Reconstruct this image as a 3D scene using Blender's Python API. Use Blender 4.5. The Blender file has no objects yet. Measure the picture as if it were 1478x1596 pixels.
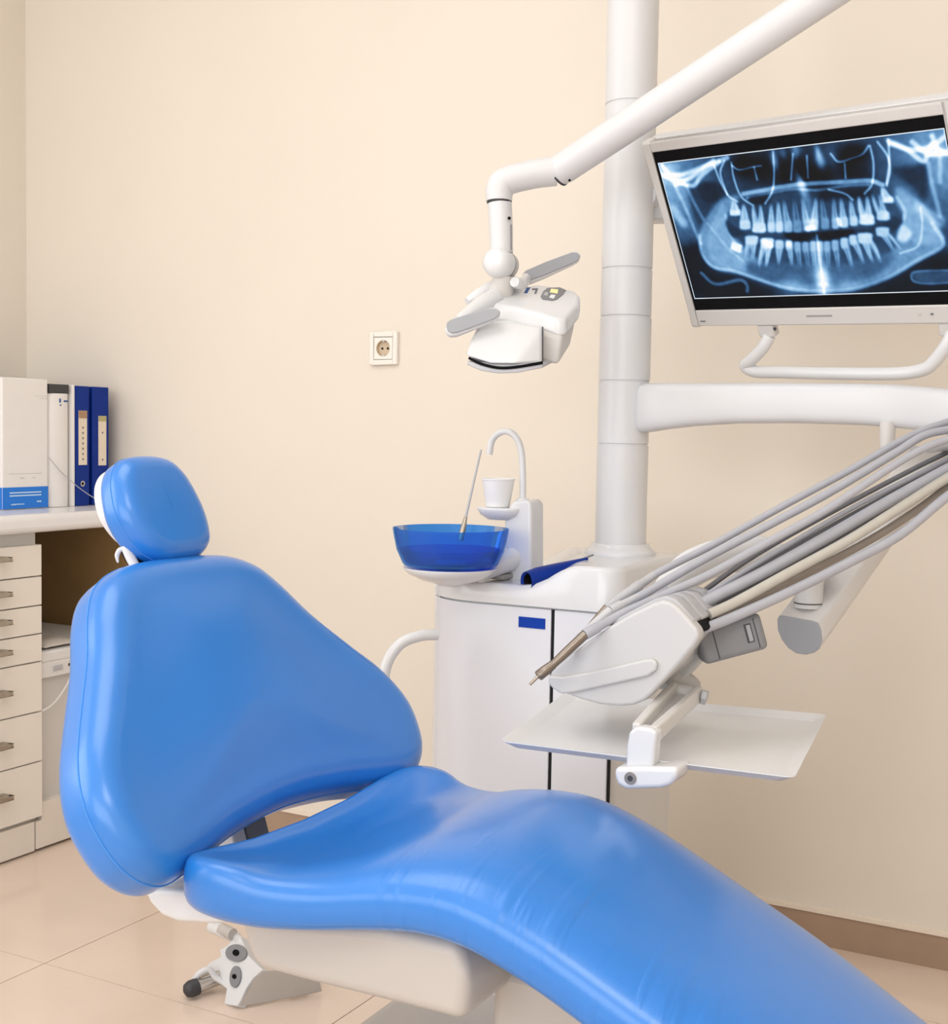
import bpy, bmesh, math
import numpy as np
from mathutils import Vector, Matrix

# ------------------------------------------------------------------ camera
SC = bpy.context.scene
COL = SC.collection
FPX, YAW, PITCH, ROLL = 2051.317, 0.499861, 0.0614734, 0.0171278
EYE = np.array([0.0, 0.0, 1.0])
_fw = np.array([-math.sin(YAW)*math.cos(PITCH), math.cos(YAW)*math.cos(PITCH), -math.sin(PITCH)])
_r0 = np.array([math.cos(YAW), math.sin(YAW), 0.0])
_u0 = np.cross(_r0, _fw)
CR = math.cos(ROLL)*_r0 + math.sin(ROLL)*_u0
CU = -math.sin(ROLL)*_r0 + math.cos(ROLL)*_u0
CF = _fw
cam = bpy.data.cameras.new('camera')
cam.sensor_fit = 'HORIZONTAL'
cam.sensor_width = 36.0
cam.lens = 36.0*FPX/1478.0
cam.clip_start = 0.05
co = bpy.data.objects.new('camera', cam)
COL.objects.link(co)
co.matrix_world = Matrix(((CR[0], CU[0], -CF[0], EYE[0]), (CR[1], CU[1], -CF[1], EYE[1]),
                          (CR[2], CU[2], -CF[2], EYE[2]), (0, 0, 0, 1)))
SC.camera = co

# ------------------------------------------------------------------ light and exposure
SC.view_settings.view_transform = 'Standard'
SC.view_settings.look = 'None'
SC.view_settings.gamma = 1.0
SC.view_settings.exposure = -0.05
SC.view_settings.use_curve_mapping = False
world = bpy.data.worlds.new('world')
SC.world = world
world.use_nodes = True
world.node_tree.nodes['Background'].inputs[0].default_value = (0.93, 0.96, 1.0, 1)
world.node_tree.nodes['Background'].inputs[1].default_value = 1.0


def area(name, loc, target, sx, sy, power, color):
    l = bpy.data.lights.new(name, 'AREA')
    l.shape = 'RECTANGLE'
    l.size, l.size_y, l.energy, l.color = sx, sy, power, color
    o = bpy.data.objects.new(name, l)
    COL.objects.link(o)
    o.location = loc
    o.rotation_euler = (Vector(target) - Vector(loc)).to_track_quat('-Z', 'Y').to_euler()
    return o


area('window_daylight', (-0.35, -2.33, 1.5), (-0.45, 1.0, 1.0), 3.3, 1.7, 50, (0.97, 0.985, 1.0))
area('left_window_daylight', (-2.74, -0.35, 1.65), (0.0, 0.9, 1.1), 1.7, 1.5, 21, (0.97, 0.985, 1.0))
area('ceiling_panel_light', (-1.3, 0.9, 2.66), (-1.3, 0.9, 0), 1.2, 1.2, 8, (0.98, 0.99, 1.0))
area('ceiling_panel_light', (0.35, -0.5, 2.66), (0.35, -0.5, 0), 1.0, 1.0, 17, (0.98, 0.99, 1.0))

# ------------------------------------------------------------------ helpers
def V(*a):
    return np.array(a, float)


def ray(x, y):
    return CR*(x-739.0)/FPX - CU*(y-798.0)/FPX + CF


def D(x, y, d):
    """world point seen at photo pixel x, y at distance d along the view axis"""
    return EYE + ray(x, y)*d


def PL(x, y, ax, v):
    i = 'xyz'.index(ax)
    r = ray(x, y)
    return EYE + r*((v-EYE[i])/r[i])


def PN(x, y, p0, n):
    r = ray(x, y)
    return EYE + r*(((p0-EYE) @ n)/(r @ n))


def lin(c):
    return tuple((v/12.92 if v <= 0.04045 else ((v+0.055)/1.055)**2.4) for v in c)


def hexc(r, g, b):
    return lin((r/255.0, g/255.0, b/255.0))


MATS = {}


def mat(name, color, rough=0.4, metal=0.0, spec=0.5, noise=0.0, nscale=30, bump=0.0, bscale=200, coat=0.0, trans=0.0, ior=1.45, alpha=1.0, emit=None, estr=0.0):
    m = bpy.data.materials.new(name)
    m.use_nodes = True
    nt = m.node_tree
    b = nt.nodes['Principled BSDF']
    b.inputs['Base Color'].default_value = (*color, 1)
    b.inputs['Roughness'].default_value = rough
    b.inputs['Metallic'].default_value = metal
    b.inputs['Specular IOR Level'].default_value = spec
    b.inputs['Coat Weight'].default_value = coat
    b.inputs['Coat Roughness'].default_value = 0.12
    b.inputs['Transmission Weight'].default_value = trans
    b.inputs['IOR'].default_value = ior
    b.inputs['Alpha'].default_value = alpha
    if emit:
        b.inputs['Emission Color'].default_value = (*emit, 1)
        b.inputs['Emission Strength'].default_value = estr
    tc = nt.nodes.new('ShaderNodeTexCoord')
    if noise > 0:
        n = nt.nodes.new('ShaderNodeTexNoise')
        n.inputs['Scale'].default_value = nscale
        n.inputs['Detail'].default_value = 4
        nt.links.new(tc.outputs['Object'], n.inputs['Vector'])
        r = nt.nodes.new('ShaderNodeValToRGB')
        r.color_ramp.elements[0].position = 0.3
        r.color_ramp.elements[1].position = 0.7
        r.color_ramp.elements[0].color = (*[c*(1-noise) for c in color], 1)
        r.color_ramp.elements[1].color = (*[min(1, c*(1+noise)) for c in color], 1)
        nt.links.new(n.outputs['Fac'], r.inputs['Fac'])
        nt.links.new(r.outputs['Color'], b.inputs['Base Color'])
    if bump > 0:
        n2 = nt.nodes.new('ShaderNodeTexNoise')
        n2.inputs['Scale'].default_value = bscale
        n2.inputs['Detail'].default_value = 3
        nt.links.new(tc.outputs['Object'], n2.inputs['Vector'])
        bp = nt.nodes.new('ShaderNodeBump')
        bp.inputs['Strength'].default_value = bump
        bp.inputs['Distance'].default_value = 0.002
        nt.links.new(n2.outputs['Fac'], bp.inputs['Height'])
        nt.links.new(bp.outputs['Normal'], b.inputs['Normal'])
    MATS[name] = m
    return m


WALLC = (0.83, 0.765, 0.675)
mat('wall_paint', WALLC, 0.75, spec=0.2, noise=0.012, nscale=2.5, bump=0.05, bscale=300)
mat('wall_cream', (0.83, 0.765, 0.675), 0.8, spec=0.2, noise=0.01, nscale=2)
mat('ceiling_paint', (0.88, 0.86, 0.82), 0.9, spec=0.2, noise=0.01)
mat('tile', (0.8, 0.655, 0.55), 0.12, spec=0.45, noise=0.05, nscale=3)
mat('grout', (0.46, 0.35, 0.27), 0.8, noise=0.08)
mat('skirting', (0.43, 0.305, 0.22), 0.35, noise=0.06, nscale=9)
mat('skirting_cap', (0.90, 0.80, 0.69), 0.4, noise=0.02)
mat('white_plastic', (0.7, 0.705, 0.72), 0.32, noise=0.008, nscale=12)
mat('white_gloss', (0.74, 0.745, 0.76), 0.16, spec=0.6, noise=0.006, nscale=12)
mat('white_matte', (0.78, 0.77, 0.76), 0.55, noise=0.01, nscale=12)
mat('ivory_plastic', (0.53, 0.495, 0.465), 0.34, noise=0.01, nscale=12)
mat('warm_plastic', (0.66, 0.64, 0.62), 0.38, noise=0.01, nscale=12)
mat('head_plastic', (0.60, 0.595, 0.59), 0.34, noise=0.008, nscale=12)
mat('sheet_brown', (0.40, 0.25, 0.105), 0.5, noise=0.06, nscale=14)
mat('grey_plastic', (0.36, 0.37, 0.40), 0.38, noise=0.03, nscale=20)
mat('mid_grey', (0.23, 0.235, 0.25), 0.45, noise=0.04, nscale=20)
mat('light_grey', (0.48, 0.485, 0.51), 0.35, noise=0.02, nscale=20)
mat('dark_grey', (0.05, 0.05, 0.055), 0.5, noise=0.08, nscale=20)
mat('black', (0.006, 0.006, 0.007), 0.5, spec=0.08, noise=0.1)
mat('gap_black', (0.01, 0.01, 0.011), 0.9, noise=0.1)
mat('seam_grey', (0.35, 0.34, 0.33), 0.6, noise=0.03)
mat('door_white', (0.74, 0.755, 0.81), 0.25, noise=0.008, nscale=8)
mat('drawer_white', (0.86, 0.81, 0.74), 0.4, noise=0.01, nscale=8)
mat('counter_white', (0.84, 0.83, 0.84), 0.22, noise=0.015, nscale=14)
mat('kick', (0.80, 0.74, 0.67), 0.35, noise=0.02)
mat('steel', (0.42, 0.38, 0.33), 0.33, metal=1.0, noise=0.05, nscale=40)
mat('chrome', (0.62, 0.62, 0.62), 0.18, metal=1.0, noise=0.04, nscale=40)
mat('bronze_steel', (0.25, 0.215, 0.185), 0.3, metal=0.9, noise=0.06, nscale=40)
mat('hose_grey', (0.43, 0.44, 0.49), 0.32, noise=0.03, nscale=60)
mat('hose_light', (0.56, 0.56, 0.58), 0.32, noise=0.03, nscale=60)
mat('hose_dark', (0.17, 0.17, 0.185), 0.4, noise=0.05, nscale=60)
mat('hose_cream', (0.52, 0.5, 0.45), 0.38, noise=0.03, nscale=60)
mat('hose_brown', (0.33, 0.285, 0.24), 0.4, noise=0.04, nscale=60)
mat('binder_blue', (0.005, 0.032, 0.26), 0.4, spec=0.2, noise=0.05, nscale=20)
mat('binder_edge', (0.004, 0.012, 0.07), 0.5, noise=0.05)
mat('label_cream', (0.85, 0.74, 0.60), 0.5, noise=0.02)
mat('label_tan', (0.45, 0.27, 0.16), 0.6, noise=0.1, nscale=80)
mat('label_olive', (0.50, 0.45, 0.22), 0.6, noise=0.1, nscale=80)
mat('print_grey', (0.20, 0.20, 0.22), 0.7, noise=0.05)
mat('print_faint', (0.60, 0.57, 0.55), 0.7, noise=0.05)
mat('print_blue', (0.03, 0.10, 0.32), 0.6, noise=0.05)
mat('print_light', (0.55, 0.75, 0.95), 0.6, noise=0.05)
mat('box_white', (0.86, 0.835, 0.82), 0.45, noise=0.01)
mat('box_side', (0.62, 0.60, 0.60), 0.5, noise=0.01)
mat('box_blue', (0.012, 0.20, 0.74), 0.4, noise=0.03)
mat('badge_blue', (0.003, 0.045, 0.36), 0.45, spec=0.2, noise=0.03)
mat('button_yellow', (0.85, 0.76, 0.32), 0.4, noise=0.03, emit=(0.9, 0.85, 0.45), estr=0.3)
mat('paper_white', (0.90, 0.90, 0.90), 0.6, noise=0.008)
mat('packet_film', (0.62, 0.58, 0.53), 0.3, noise=0.1, nscale=25)
mat('tray_white', (0.76, 0.76, 0.765), 0.3, noise=0.01)
mat('socket_white', (0.88, 0.84, 0.78), 0.3, noise=0.01)
mat('socket_recess', (0.62, 0.50, 0.36), 0.45, noise=0.03)
mat('screw', (0.40, 0.35, 0.29), 0.3, metal=0.8, noise=0.05)
mat('panel_glow', (0.9, 0.9, 0.9), 0.5, emit=(1, 0.98, 0.94), estr=1.0)


def leather():
    m = mat('blue_leather', (0.016, 0.20, 0.66), 0.36, spec=0.6, noise=0.03, nscale=6, bump=0.10, bscale=600)
    nt = m.node_tree
    b = nt.nodes['Principled BSDF']
    b.inputs['Coat Weight'].default_value = 0.7
    b.inputs['Coat Roughness'].default_value = 0.22
    return m


leather()
mat('seam_thread', (0.06, 0.27, 0.74), 0.6, noise=0.05)


def blue_glass(name, c0, c1, gloss=0.035):
    m = bpy.data.materials.new(name)
    m.use_nodes = True
    nt = m.node_tree
    nt.nodes.remove(nt.nodes['Principled BSDF'])
    out = nt.nodes['Material Output']
    tr = nt.nodes.new('ShaderNodeBsdfTransparent')
    gl = nt.nodes.new('ShaderNodeBsdfGlossy')
    gl.inputs['Roughness'].default_value = 0.05
    df = nt.nodes.new('ShaderNodeBsdfDiffuse')
    df.inputs['Color'].default_value = (*c0, 1)
    n = nt.nodes.new('ShaderNodeTexNoise')
    n.inputs['Scale'].default_value = 5
    r = nt.nodes.new('ShaderNodeValToRGB')
    r.color_ramp.elements[0].color = (*c0, 1)
    r.color_ramp.elements[1].color = (*c1, 1)
    nt.links.new(n.outputs['Fac'], r.inputs['Fac'])
    nt.links.new(r.outputs['Color'], tr.inputs['Color'])
    lw = nt.nodes.new('ShaderNodeLayerWeight')
    lw.inputs['Blend'].default_value = 0.22
    m0 = nt.nodes.new('ShaderNodeMixShader')
    m0.inputs['Fac'].default_value = 0.13
    mx = nt.nodes.new('ShaderNodeMixShader')
    ml_ = nt.nodes.new('ShaderNodeMath'); ml_.operation = 'MULTIPLY'; ml_.inputs[1].default_value = 0.5
    nt.links.new(lw.outputs['Fresnel'], ml_.inputs[0])
    nt.links.new(ml_.outputs['Value'], mx.inputs['Fac'])
    nt.links.new(tr.outputs[0], m0.inputs[1]); nt.links.new(df.outputs[0], m0.inputs[2])
    nt.links.new(m0.outputs[0], mx.inputs[1]); nt.links.new(gl.outputs[0], mx.inputs[2])
    nt.links.new(mx.outputs[0], out.inputs['Surface'])
    MATS[name] = m


blue_glass('blue_glass', (0.20, 0.52, 0.93), (0.23, 0.55, 0.95))
blue_glass('deep_blue_glass', (0.02, 0.14, 0.80), (0.03, 0.17, 0.84))
ROOTS = {}


def tag(o, label=None, cat=None, group=None, kind=None):
    if label: o['label'] = label
    if cat: o['category'] = cat
    if group: o['group'] = group
    if kind: o['kind'] = kind
    return o


def thing(name, loc, label, cat, group=None):
    o = bpy.data.objects.new(name, None)
    o.empty_display_size = 0.05
    COL.objects.link(o)
    o.location = [float(c) for c in loc]
    return tag(o, label, cat, group)


def origin_of(p):
    t = V(0, 0, 0)
    while p is not None:
        t = t + np.array(p.location)
        p = p.parent
    return t


def obj(name, geo, m, parent=None, smooth=True, bevel=0.0, seg=3, sub=0, angle=40, label=None, kind=None, weighted=False):
    verts, faces = geo
    verts = np.array(verts, float)
    if parent is not None:
        o0 = origin_of(parent)
    else:
        lo, hi = verts.min(0), verts.max(0)
        o0 = np.array([(lo[0]+hi[0])/2, (lo[1]+hi[1])/2, lo[2]])
    me = bpy.data.meshes.new(name)
    me.from_pydata([tuple(v) for v in verts - o0], [], [tuple(int(i) for i in f) for f in faces])
    bm = bmesh.new()
    bm.from_mesh(me)
    bmesh.ops.remove_doubles(bm, verts=bm.verts, dist=1e-6)
    bmesh.ops.recalc_face_normals(bm, faces=bm.faces)
    bm.to_mesh(me)
    bm.free()
    for mm in (m if isinstance(m, (list, tuple)) else [m]):
        me.materials.append(MATS[mm] if isinstance(mm, str) else mm)
    o = bpy.data.objects.new(name, me)
    COL.objects.link(o)
    if parent is not None:
        o.parent = parent
    else:
        o.location = o0
    if bevel > 0:
        b = o.modifiers.new('bevel', 'BEVEL')
        b.width = bevel
        b.segments = seg
        b.limit_method = 'ANGLE'
        b.angle_limit = math.radians(25)
        b.harden_normals = False
    if sub:
        s = o.modifiers.new('sub', 'SUBSURF')
        s.levels = s.render_levels = sub
    if smooth:
        for p in me.polygons:
            p.use_smooth = True
        if not sub:
            try:
                me.set_sharp_from_angle(angle=math.radians(angle))
            except Exception:
                pass
    if label: o['label'] = label
    if kind: o['kind'] = kind
    return o


def join(*gs):
    vs, fs = [], []
    for v, f in gs:
        n = len(vs)
        vs += [tuple(p) for p in v]
        fs += [[i+n for i in q] for q in f]
    return vs, fs


def box(x0, x1, y0, y1, z0, z1):
    v = [(x, y, z) for z in (z0, z1) for y in (y0, y1) for x in (x0, x1)]
    return v, [(0, 2, 3, 1), (4, 5, 7, 6), (0, 1, 5, 4), (2, 6, 7, 3), (0, 4, 6, 2), (1, 3, 7, 5)]


def obox(c, a, b, e):
    """oriented box: centre and three half axes"""
    c, a, b, e = map(np.array, (c, a, b, e))
    v = [c+sx*a+sy*b+sz*e for sz in (-1, 1) for sy in (-1, 1) for sx in (-1, 1)]
    return v, box(0, 1, 0, 1, 0, 1)[1]


def prism(pts, off):
    """closed polygon (3D) extruded by off (vector, or function of point)"""
    n = len(pts)
    pts = [np.array(p, float) for p in pts]
    q = [p + (off(p) if callable(off) else np.array(off)) for p in pts]
    f = [list(range(n)), list(range(2*n-1, n-1, -1))]
    f += [(i, n+i, n+(i+1) % n, (i+1) % n) for i in range(n)]
    return pts + q, f


def loft(rings, cap0=True, cap1=True, closed=True):
    k = len(rings[0])
    vs = [p for r in rings for p in r]
    fs = []
    for i in range(len(rings)-1):
        for j in range(k if closed else k-1):
            j2 = (j+1) % k
            fs.append((i*k+j, i*k+j2, (i+1)*k+j2, (i+1)*k+j))
    if cap0: fs.append(tuple(range(k-1, -1, -1)))
    if cap1: fs.append(tuple(range((len(rings)-1)*k, len(rings)*k)))
    return vs, fs


def spline(pts, n=8, closed=False):
    p = [np.array(q, float) for q in pts]
    out = []
    m = len(p)
    rng = range(m if closed else m-1)
    for i in rng:
        if closed:
            a, b, c, d = p[(i-1) % m], p[i], p[(i+1) % m], p[(i+2) % m]
        else:
            a = p[i-1] if i > 0 else 2*p[0]-p[1]
            b, c = p[i], p[i+1]
            d = p[i+2] if i+2 < m else 2*p[-1]-p[-2]
        for k in range(n):
            t = k/n
            out.append(0.5*((2*b)+(-a+c)*t+(2*a-5*b+4*c-d)*t*t+(-a+3*b-3*c+d)*t**3))
    if not closed: out.append(p[-1])
    return out


def tube(pts, rad, seg=14, cap=True, sm=0, squash=None):
    if sm: pts = spline(pts, sm)
    pts = [np.array(p, float) for p in pts]
    n = len(pts)
    if not hasattr(rad, '__len__'): rad = [rad]*n
    elif len(rad) != n:
        rad = np.interp(np.linspace(0, 1, n), np.linspace(0, 1, len(rad)), rad)
    rings = []
    t0 = pts[1]-pts[0]
    up = V(0, 0, 1) if abs(t0[2]) < 0.9*np.linalg.norm(t0) else V(1, 0, 0)
    for i, p in enumerate(pts):
        t = pts[min(i+1, n-1)]-pts[max(i-1, 0)]
        t = t/np.linalg.norm(t)
        a = np.cross(up, t)
        a /= np.linalg.norm(a)
        up = np.cross(t, a)
        sa, sb = (1, 1) if squash is None else squash
        rings.append([p+rad[i]*(sa*math.cos(q)*a+sb*math.sin(q)*up) for q in np.linspace(0, 2*math.pi, seg, endpoint=False)])
    return loft(rings, cap, cap)


def lathe(base, prof, seg=32, axis=(0, 0, 1), cap0=True, cap1=True):
    ax = np.array(axis, float)
    ax /= np.linalg.norm(ax)
    a = np.cross(ax, V(0, 1, 0) if abs(ax[1]) < 0.9 else V(1, 0, 0))
    a /= np.linalg.norm(a)
    b = np.cross(ax, a)
    base = np.array(base, float)
    rings = [[base+ax*h+r*(math.cos(q)*a+math.sin(q)*b) for q in np.linspace(0, 2*math.pi, seg, endpoint=False)] for r, h in prof]
    return loft(rings, cap0, cap1)


def disc_prism(c, ax, r, h, seg=24):
    return lathe(c, [(r, 0), (r, h)], seg, ax)


# ------------------------------------------------------------------ room shell
XL, XR, YF, YB, ZC = -2.80, 1.70, -2.40, 2.572, 2.70
tag(obj('wall_back', box(XL-0.1, XR+0.1, YB, YB+0.1, 0, ZC), 'wall_paint', smooth=False), kind='structure')
ly0, ly1 = -1.25, 0.55
tag(obj('wall_left', join(box(XL-0.1, XL, YF-0.1, ly0, 0, ZC), box(XL-0.1, XL, ly1, YB, 0, ZC), box(XL-0.1, XL, ly0, ly1, 0, 0.85), box(XL-0.1, XL, ly0, ly1, 2.45, ZC)), 'wall_paint', smooth=False), kind='structure')
tag(obj('window_2', join(box(XL-0.09, XL-0.03, ly0, ly0+.05, .85, 2.45), box(XL-0.09, XL-0.03, ly1-.05, ly1, .85, 2.45), box(XL-0.09, XL-0.03, ly0, ly1, .85, .90), box(XL-0.09, XL-0.03, ly0, ly1, 2.40, 2.45)), 'white_matte', smooth=False), kind='structure')
tag(obj('wall_right', box(XR, XR+0.1, YF-0.1, YB, 0, ZC), 'wall_cream', smooth=False), kind='structure')
wx0, wx1, wz0, wz1 = -2.05, 1.35, 0.6, 2.4
tag(obj('wall_front', join(box(XL, wx0, YF-0.1, YF, 0, ZC), box(wx1, XR, YF-0.1, YF, 0, ZC),
                           box(wx0, wx1, YF-0.1, YF, 0, wz0), box(wx0, wx1, YF-0.1, YF, wz1, ZC)), 'wall_cream', smooth=False), kind='structure')
wf = tag(obj('window_1', join(box(wx0, wx0+0.05, YF-0.09, YF-0.03, wz0, wz1), box(wx1-0.05, wx1, YF-0.09, YF-0.03, wz0, wz1),
                              box(wx0, wx1, YF-0.09, YF-0.03, wz0, wz0+0.05), box(wx0, wx1, YF-0.09, YF-0.03, wz1-0.05, wz1),
                              box(-.375, -.325, YF-0.09, YF-0.03, wz0, wz1)), 'white_matte', smooth=False), kind='structure')
tag(obj('ceiling', box(XL-0.1, XR+0.1, YF-0.1, YB+0.1, ZC, ZC+0.1), 'ceiling_paint', smooth=False), kind='structure')
fl = tag(obj('floor', box(XL-0.1, XR+0.1, YF-0.1, YB+0.1, -0.1, -0.0025), 'grout', smooth=False), kind='structure')
# floor tiles: each one a piece of the floor; joints cross at the photo's two visible crossings
TX, TY = [], []
tx0 = PL(70, 1501.5, 'z', 0)
TS = 0.60
g = 0.0012
tile_me = {}
for i in range(-2, 7):
    for j in range(-8, 3):
        x0, x1 = max(XL, tx0[0]+i*TS), min(XR, tx0[0]+(i+1)*TS)
        y0, y1 = max(YF, tx0[1]+j*TS), min(YB, tx0[1]+(j+1)*TS)
        if x1-x0 < 0.01 or y1-y0 < 0.01: continue
        obj('tile', box(x0+g, x1-g, y0+g, y1-g, -0.0025, 0), 'tile', fl, smooth=False)
bb = tag(obj('baseboard_back', box(-2.33, XR, YB-0.012, YB, 0, 0.065), 'skirting', smooth=False), kind='structure')
obj('top_edge', box(-2.33, XR, YB-0.016, YB, 0.065, 0.072), 'skirting_cap', bb, smooth=False)
bl = tag(obj('baseboard_left', box(XL, XL+0.012, YF, 1.2, 0, 0.065), 'skirting', smooth=False), kind='structure')
for (x, y, s) in ((-1.3, 0.9, 0.62), (0.35, -0.5, 0.52)):
    t = thing('ceiling_light', (x, y, ZC-0.03), 'square white ceiling light panel ' + ('above the dental chair' if y > 0.5 else 'by the front window, the smaller of two'), 'ceiling light')
    obj('frame', join(box(x-s-.03, x+s+.03, y-s-.03, y-s, ZC-.03, ZC-.001), box(x-s-.03, x+s+.03, y+s, y+s+.03, ZC-.03, ZC-.001),
                      box(x-s-.03, x-s, y-s, y+s, ZC-.03, ZC-.001), box(x+s, x+s+.03, y-s, y+s, ZC-.03, ZC-.001)), 'white_matte', t, smooth=False)
    obj('diffuser', box(x-s, x+s, y-s, y+s, ZC-.015, ZC-.001), 'panel_glow', t, smooth=False)

# ------------------------------------------------------------------ wall socket
t = thing('wall_socket', (-1.65, YB, 1.15), 'small square white power socket on the cream back wall', 'socket')
s0, s1 = PL(577, 519, 'y', YB-0.008), PL(619, 567, 'y', YB-0.008)
sx0, sx1, sz0, sz1 = s0[0], s1[0], s1[2], s0[2]
cx, cz = (sx0+sx1)/2, (sz0+sz1)/2
hw = 0.0375
fr = 0.026
obj('frame', join(box(cx-hw, cx-fr, YB-.011, YB, cz-hw, cz+hw), box(cx+fr, cx+hw, YB-.011, YB, cz-hw, cz+hw),
                  box(cx-fr, cx+fr, YB-.011, YB, cz-hw, cz-fr), box(cx-fr, cx+fr, YB-.011, YB, cz+fr, cz+hw)), 'socket_white', t, bevel=0.002)
ins = fr-0.0012
rim = []
R0 = 0.0185
gx = [(cx+sx*ins, cz+sz*ins) for sx, sz in ((-1, -1), (1, -1), (1, 1), (-1, 1))]
sq = []
for k in range(32):
    a = 2*math.pi*k/32+math.pi/4*0
    ca, sa = math.cos(a), math.sin(a)
    m = ins/max(abs(ca), abs(sa))
    sq.append((cx+m*ca, cz+m*sa))
ring_o_b = [(x, YB, z) for x, z in sq]
ring_o = [(x, YB-.0095, z) for x, z in sq]
ring_i = [(cx+R0*math.cos(2*math.pi*k/32), YB-.0095, cz+R0*math.sin(2*math.pi*k/32)) for k in range(32)]
obj('insert', loft([ring_o_b, ring_o, ring_i], False, False), 'socket_white', t)
ring_d = [(cx+R0*.95*math.cos(2*math.pi*k/32), YB+.012, cz+R0*.95*math.sin(2*math.pi*k/32)) for k in range(32)]
ring_d = [(x, YB-.0008, z) for x, _, z in ring_d]
obj('recess', loft([ring_i, ring_d], False, True), 'socket_recess', t)
for sx in (-1, 1):
    obj('pin_hole', disc_prism((cx+sx*.0075, YB-.0009, cz), (0, -1, 0), .0028, .0006, 14), 'black', t)
for sz in (-1, 1):
    obj('earth_clip', box(cx-.003, cx+.003, YB-.009, YB-.001, cz+sz*.0165-.0012, cz+sz*.0165+.0012), 'chrome', t)

# ------------------------------------------------------------------ counter, drawers, things on the counter
ct = obj('countertop', box(XL, -2.295, 1.2, YB, 0.752, 0.795), 'counter_white', bevel=0.014, seg=4)
tag(ct, 'long white rounded-edge worktop over the drawer unit', 'worktop')
t = thing('drawer_unit', (-2.56, 1.95, 0), 'white seven-drawer cabinet with metal bar handles under the worktop', 'cabinet')
dy0, dy1 = 1.77, 2.178
obj('carcass', box(XL+0.01, -2.343, dy0+.002, dy1-.003, 0.075, 0.751), 'warm_plastic', t, smooth=False)
obj('plinth', box(XL+0.02, -2.331, dy0+.01, 2.159, 0.006, 0.075), 'kick', t, smooth=False)
zs = [0.723, 0.649, 0.581, 0.515, 0.450, 0.333, 0.216, 0.084]
for k in range(7):
    d = obj('drawer', box(-2.343, -2.325, dy0, dy1, zs[k+1]+.0012, zs[k]-.0012), 'drawer_white', t, bevel=0.001, seg=1)
    hz = [0.698, 0.62, 0.557, 0.489, 0.397, 0.279, 0.161][k]
    y1, y0 = 2.064, 1.90
    obj('handle', join(box(-2.302, -2.292, y0, y1, hz-.005, hz+.005), box(-2.325, -2.292, y1-.012, y1, hz-.005, hz+.005),
                       box(-2.325, -2.292, y0, y0+.012, hz-.005, hz+.005)), 'steel', d, bevel=0.0015, seg=2)
# appliance beside the drawers
t = thing('under_counter_appliance', (-2.55, 2.38, 0), 'white appliance with small control panel under the worktop beside the drawers', 'appliance')
obj('body', box(-2.76, -2.352, 2.184, 2.53, 0.09, 0.44), 'warm_plastic', t, bevel=0.004)
obj('lid', box(-2.76, -2.335, 2.184, 2.53, 0.441, 0.468), 'white_matte', t, bevel=0.005)
obj('control_panel', box(-2.36, -2.336, 2.184, 2.53, 0.405, 0.442), 'white_matte', t, bevel=0.003)
cpn = obj('display', box(-2.337, -2.333, 2.222, 2.250, 0.419, 0.431), 'light_grey', t, bevel=0.001)
obj('button', disc_prism((-2.337, 2.273, 0.427), (1, 0, 0), .0035, .004, 12), 'dark_grey', t)
obj('knob', disc_prism((-2.42, 2.29, 0.468), (0, 0, 1), .008, .008, 14), 'light_grey', t)
obj('front_panel', join(box(-2.36, -2.331, 2.164, 2.53, 0.008, 0.0735), box(-2.36, -2.331, 2.182, 2.53, 0.0735, 0.115)), 'kick', t, smooth=False)
obj('supply_cable', tube([PL(114, 1044, 'x', -2.333), PL(104, 1068, 'x', -2.328), PL(85, 1095, 'x', -2.328), PL(66, 1108, 'x', -2.33), PL(55, 1112, 'x', -2.35)], 0.0022, 8, sm=6), 'white_matte', t)
tag(obj('brown_sheet', box(-2.79, -2.27, YB-.012, YB-.0005, .08, .748), 'sheet_brown', smooth=False), 'dark brown sheet on the back wall under the worktop', 'panel')  # plain brown sheet colouring the dark area below the worktop
# packets lying on the appliance
for k, (y0, y1, h, x0) in enumerate(((2.19, 2.31, 0.045, -2.60), (2.20, 2.33, 0.018, -2.46))):
    pr_ = []
    rng = np.random.RandomState(3+k)
    n = 10
    vs, fs = [], []
    for i in range(n):
        for j in range(n):
            a, b = i/(n-1), j/(n-1)
            e = min(a, 1-a, b, 1-b)
            vs.append((x0+0.12*a, y0+(y1-y0)*b, 0.4700+h*min(1, e*4)*(0.75+0.35*rng.rand())+.0008))
    for i in range(n-1):
        for j in range(n-1):
            fs.append((i*n+j, (i+1)*n+j, (i+1)*n+j+1, i*n+j+1))
    base = len(vs)
    border = [i*n for i in range(n)] + [(n-1)*n+j for j in range(1, n)] + [i*n+n-1 for i in range(n-2, -1, -1)] + [j for j in range(n-2, 0, -1)]
    fs.append(tuple(reversed(border)))
    p = obj('plastic_packet', (vs, fs), 'packet_film', sub=1)
    tag(p, ['taller crumpled clear packet at the back on the white appliance', 'flat crumpled clear packet at the front on the white appliance'][k], 'packet')

# file box and binders on the worktop
ZT = 0.795
def spine_marks(parent, x, rects, m, th=0.0006, name='print'):
    gs = [box(x-.0002, x+th, y0, y1, z0, z1) for (y0, y1, z0, z1) in rects]
    return obj(name, join(*gs), m, parent, smooth=False, kind='stuff' if len(gs) > 1 else None)


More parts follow.
